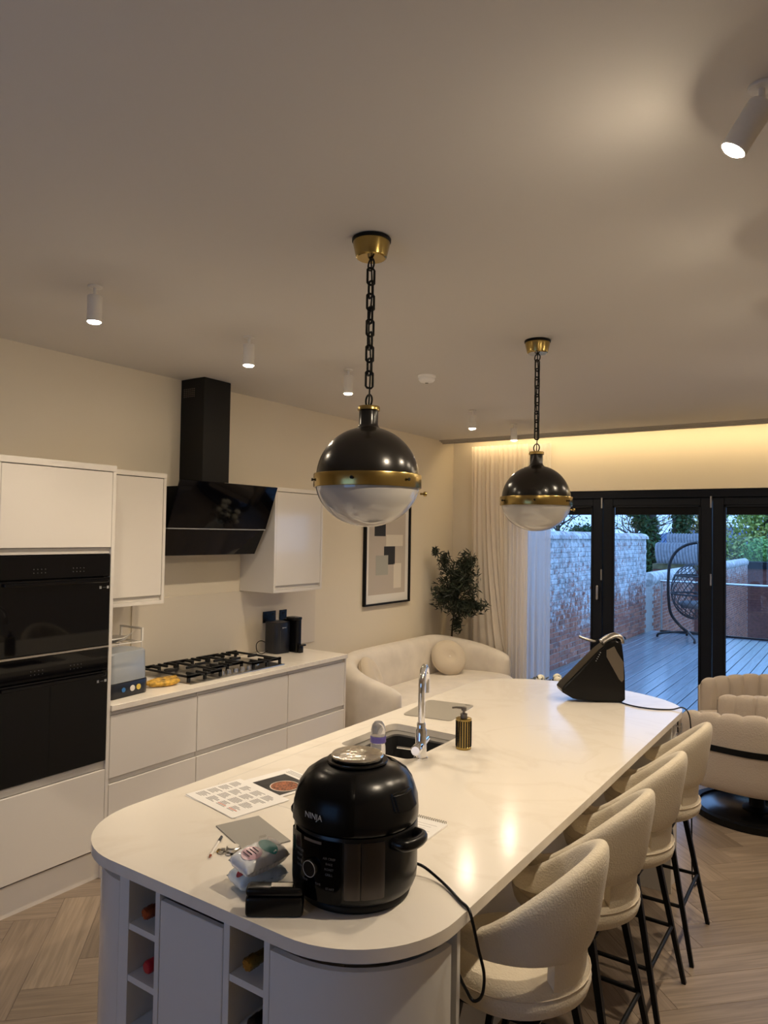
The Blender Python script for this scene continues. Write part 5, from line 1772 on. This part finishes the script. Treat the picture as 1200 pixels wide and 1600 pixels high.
# low curved tile roofs behind the wall
MAT['ochre'] = mat('mossy_render', (0.16, 0.14, 0.07), 0.9, var=0.3, vscale=6)
for (xx, yy, z0, lb, rr, wd) in ((-3.98, 19.9, 1.20, 'lower ribbed grey tiled roof seen past the wall end', 0.50, 1.35), (-3.92, 20.9, 1.55, 'higher ribbed grey tiled roof seen past the wall end', 0.40, 1.35)):
    t = thing('tiled_roof', lb, 'roof', (xx, yy, z0), 0)
    bm = bmesh.new()
    n = 18
    for q in range(n):
        x0 = -wd / 2 + wd * (q + 0.5) / n
        pts = [(x0 + 0.12 * (1 - math.sin(a)), rr * math.cos(a), rr * math.sin(a)) for a in [PI * (0.5 + 0.5 * k / 8) for k in range(9)]]
        add_tube(bm, pts, wd / n * 0.55, 6)
    o = obj('tile_row', bm, 'tile_far', t, smooth=True); o['kind'] = 'stuff'
    box('fascia', (-wd / 2, -rr + 0.05, -0.16), (wd / 2, 0.3, -0.02), 'ochre', t)
    box('support_wall', (-wd / 2, -rr + 0.08, -z0 - 2.0), (wd / 2, 0.28, -0.161), 'redbrick', t)

# brick outbuilding to the right
ob = thing('brick_outbuilding', 'dark red brick outbuilding with a black parapet beyond the deck', 'building', (-5.3, 29.8, -2.0))
box('brick_face', (0, 0, 0), (11, 1.0, 2.75), 'redbrick', ob)
box('parapet', (-0.05, -0.08, 2.751), (11.05, 1.05, 3.0), 'anth', ob)
bm = bmesh.new()
for q in range(30):
    add_box(bm, (0.0, -0.012, 0.05 + q * 0.09), (11, 0.0005, 0.115 + q * 0.09))
obj('brick_course', bm, 'redbrick', ob)

# glass balustrade at the deck end
bl = thing('glass_balustrade', 'glass balustrade with steel handrail at the far deck edge', 'balustrade', (0, 0, 0))
tube('handrail', [(-3.42, 14.95, 1.0), (2.1, 14.95, 1.0)], 0.021, 'chrome', bl, 12)
for k in range(4):
    x0 = -3.40 + k * 1.38
    box('glass_panel', (x0 + 0.03, 14.945, 0.03), (x0 + 1.35, 14.955, 0.955), 'glass', bl)
for k in (0, 4):
    x0 = -3.40 + k * 1.375
    tube('post', [(x0, 14.95, -0.003), (x0, 14.95, 0.98)], 0.019, 'steel', bl, 10)
box('bottom_channel', (-3.42, 14.92, -0.002), (2.1, 14.98, 0.028), 'anth', bl)

# hanging egg chair
eg = thing('hanging_egg_chair', 'dark wicker hanging egg chair on a curved tube stand on the deck', 'hanging chair', (-2.55, 14.0, 0))
k = 14.0 / 14.3
def E_(px, z):  # stand outline points from the measured silhouette, scaled to this distance
    return ((px + 2.62) * 1.0, 0.15, z)
tube('stand_pole', spline([(-0.20, 0.15, 0.13), (-0.35, 0.15, 0.25), (-0.50, 0.15, 0.46), (-0.545, 0.15, 0.80), (-0.545, 0.15, 1.15), (-0.51, 0.15, 1.42), (-0.40, 0.15, 1.62), (-0.22, 0.12, 1.74), (-0.02, 0.05, 1.79)], 8), 0.027, 'stand', eg, 10)
for (x, y) in ((-0.72, 0.05), (0.02, -0.42), (0.35, 0.30), (-0.30, 0.55)):
    tube('stand_leg', spline([(-0.20, 0.15, 0.13), ((x - 0.20) / 2, (y + 0.15) / 2, 0.115), (x * 0.95, y * 0.95, 0.07), (x, y, 0.012)], 6), 0.021, 'stand', eg, 8)
tube('hanging_chain', [(-0.02, 0.04, 1.775), (-0.01, 0.03, 1.42)], 0.008, 'stand', eg, 6)
bm = bmesh.new()
cz, ra, rc = 0.90, 0.46, 0.51
def egg(a, b):
    r = ra * (math.cos(b) ** 0.85 if math.cos(b) > 0 else 0)
    return Vector((r * math.cos(a) * 1.0, r * math.sin(a) * 0.9, cz + rc * math.sin(b)))
for fam in (1, -1):
    for q in range(22):
        pts = []
        for s_ in range(25):
            b = -1.35 + 2.75 * s_ / 24
            a = 2 * PI * q / 22 + fam * 0.75 * s_ / 24 * PI
            pts.append(egg(a, b))
        add_tube(bm, pts, 0.0065, 4)
obj('basket_weave', bm, 'wicker', eg)
for zz in (-0.10, 0.55):
    pts = [egg(2 * PI * q / 40, math.asin(zz)) * 1.0 for q in range(40)]
    tube('basket_hoop', pts, 0.016, 'wicker', eg, 8, closed=True)
lathe('basket_cap', [(0.09, -0.03), (0.06, 0.0), (0.02, 0.02), (0, 0.02)], 'wicker', eg, 16, (-0.01, 0.03, cz + rc))
bm = bmesh.new()
add_lathe(bm, [(0.0, 0.0), (0.26, 0.0), (0.32, 0.04), (0.33, 0.08), (0.28, 0.11), (0, 0.12)], 28, (0, 0, 0.60))
obj('seat_pad', bm, mat('grey_pad', (0.16, 0.17, 0.18), 0.9), eg, smooth=True)

# planting beyond
def tree(name, label, loc, blobs, n, size, m, seed, trunk=0.12, h=2.5, cat='tree', group=None, twigs=0):
    t = thing(name, label, cat, loc, 0, group)
    leaves('foliage', m, blobs, n, size, seed, t, 0.5, 0.25)
    bm = bmesh.new()
    add_tube(bm, spline([(0, 0, 0), (0.05, 0, h * 0.4), (-0.05, 0.05, h)], 5), [trunk * (1 - 0.05 * i) for i in range(11)], 8)
    r = random.Random(seed)
    for q in range(twigs):
        a = r.random() * 2 * PI
        z0 = h * (0.45 + 0.5 * r.random())
        L = 1.2 + 1.6 * r.random()
        e = Vector((L * math.cos(a), L * math.sin(a), z0 + 0.5 + 1.1 * r.random()))
        m_ = Vector((L * 0.5 * math.cos(a + 0.2), L * 0.5 * math.sin(a + 0.2), z0 + 0.45))
        add_tube(bm, spline([(0, 0, z0), tuple(m_), tuple(e)], 4), [0.035 - 0.003 * i for i in range(9)], 5)
        for w in range(5):
            f = 0.35 + 0.13 * w
            p = Vector((0, 0, z0)).lerp(e, f) + Vector((0, 0, 0.12))
            d = Vector((r.uniform(-1, 1), r.uniform(-1, 1), r.uniform(0.1, 1))).normalized() * (0.5 + 0.6 * r.random())
            add_tube(bm, [p, p + d * 0.5 + Vector((0, 0, 0.05)), p + d], [0.012, 0.009, 0.006], 4)
    obj('trunk', bm, 'bark', t)
    return t
G = -2.0
tree('ivy_clad_trunk', 'narrow ivy clad tree trunk leaning left above the wall end', (-6.2, 26, G), [((-0.1, 0, 2 + 0.55 * q), (0.36, 0.36, 0.45)) for q in range(5)] + [((-0.3, 0, 4.4), (0.5, 0.3, 0.35)), ((-0.55, 0, 4.75), (0.42, 0.3, 0.3))], 2600, 0.09, 'ivy', 1, 0.2, 5.5)
tree('ivy_clad_trunk', 'upright ivy clad tree trunk above the curved tile roofs', (-6.0, 28.6, G), [((0.05 * q, 0, 1.6 + 0.6 * q), (0.42, 0.4, 0.5)) for q in range(8)], 3200, 0.09, 'ivy', 2, 0.2, 6)
tree('bare_tree', 'bare twiggy tree rising behind the limewashed wall', (-11.5, 31, G), [((0, 0, 4.4), (2.4, 1.5, 0.9))], 150, 0.07, 'autumn', 3, 0.16, 5.0, twigs=26)
tree('bare_tree', 'low bare tree with fine twigs left of the ivy trunks', (-8.6, 33, G), [((0, 0, 4.6), (2.0, 1.5, 0.8))], 150, 0.07, 'autumn', 4, 0.14, 5.2, twigs=24)
tree('autumn_tree', 'thin yellowing tree between the door mullion and the ivy trunk', (-7.6, 42.0, G), [((0, 0, 4.7), (1.6, 1.2, 1.3)), ((0.8, 0, 4.0), (1.2, 1.0, 1.0))], 1500, 0.085, 'autumn', 5, 0.14, 5.5, twigs=16)
tree('garden_tree', 'bushy light green tree seen through the rightmost door pane', (-3.6, 35, G), [((-1.3, 0, 3.3), (1.1, 0.9, 0.9)), ((0.6, 0, 2.7), (1.7, 1.2, 0.8)), ((0, 0, 3.6), (1.7, 1.4, 1.2)), ((1.2, 0, 4.8), (1.5, 1.3, 1.3)), ((-0.6, 0, 4.9), (1.1, 1.0, 1.0))], 6500, 0.10, 'tree', 6, 0.18, 5.0, twigs=8)
tree('garden_tree', 'tall darker green tree at the picture edge beyond the outbuilding', (-0.8, 40.5, G), [((0, 0, 4.6), (1.9, 1.5, 1.9)), ((-1.2, 0, 5.6), (1.2, 1.2, 1.2)), ((0.8, 0, 6.2), (1.6, 1.2, 1.2))], 5200, 0.11, 'tree', 7, 0.22, 6.0, twigs=10)
tree('round_shrub', 'small round dark shrub top showing over the limewashed wall', (-9.0, 27, G), [((0, 0, 3.9), (0.75, 0.6, 0.42))], 1400, 0.07, 'ivy', 8, 0.08, 3.7, 'shrub')
hg = tag(leaves('ivy_hedge', 'hedge', [((-3.3 + 1.1 * q, 31.9, 1.30), (0.95, 0.7, 0.62)) for q in range(8)], 9000, 0.085, 9), 'dense bright green ivy hedge rising behind the black parapet', 'hedge')
# far ridge
bm = bmesh.new()
prev = None
for q in range(60):
    x = -110 + q * 3.2
    z = 3.2 + 1.6 * math.sin(q * 0.21 + 1.1) + 0.5 * math.sin(q * 0.8)
    A = [bm.verts.new((x, 150, -2)), bm.verts.new((x, 158, z)), bm.verts.new((x, 185, z * 0.8)), bm.verts.new((x, 200, -2))]
    if prev:
        for k in range(3):
            bm.faces.new((prev[k], A[k], A[k + 1], prev[k + 1]))
    prev = A
struct(obj('hills', bm, 'hill', None, smooth=True))
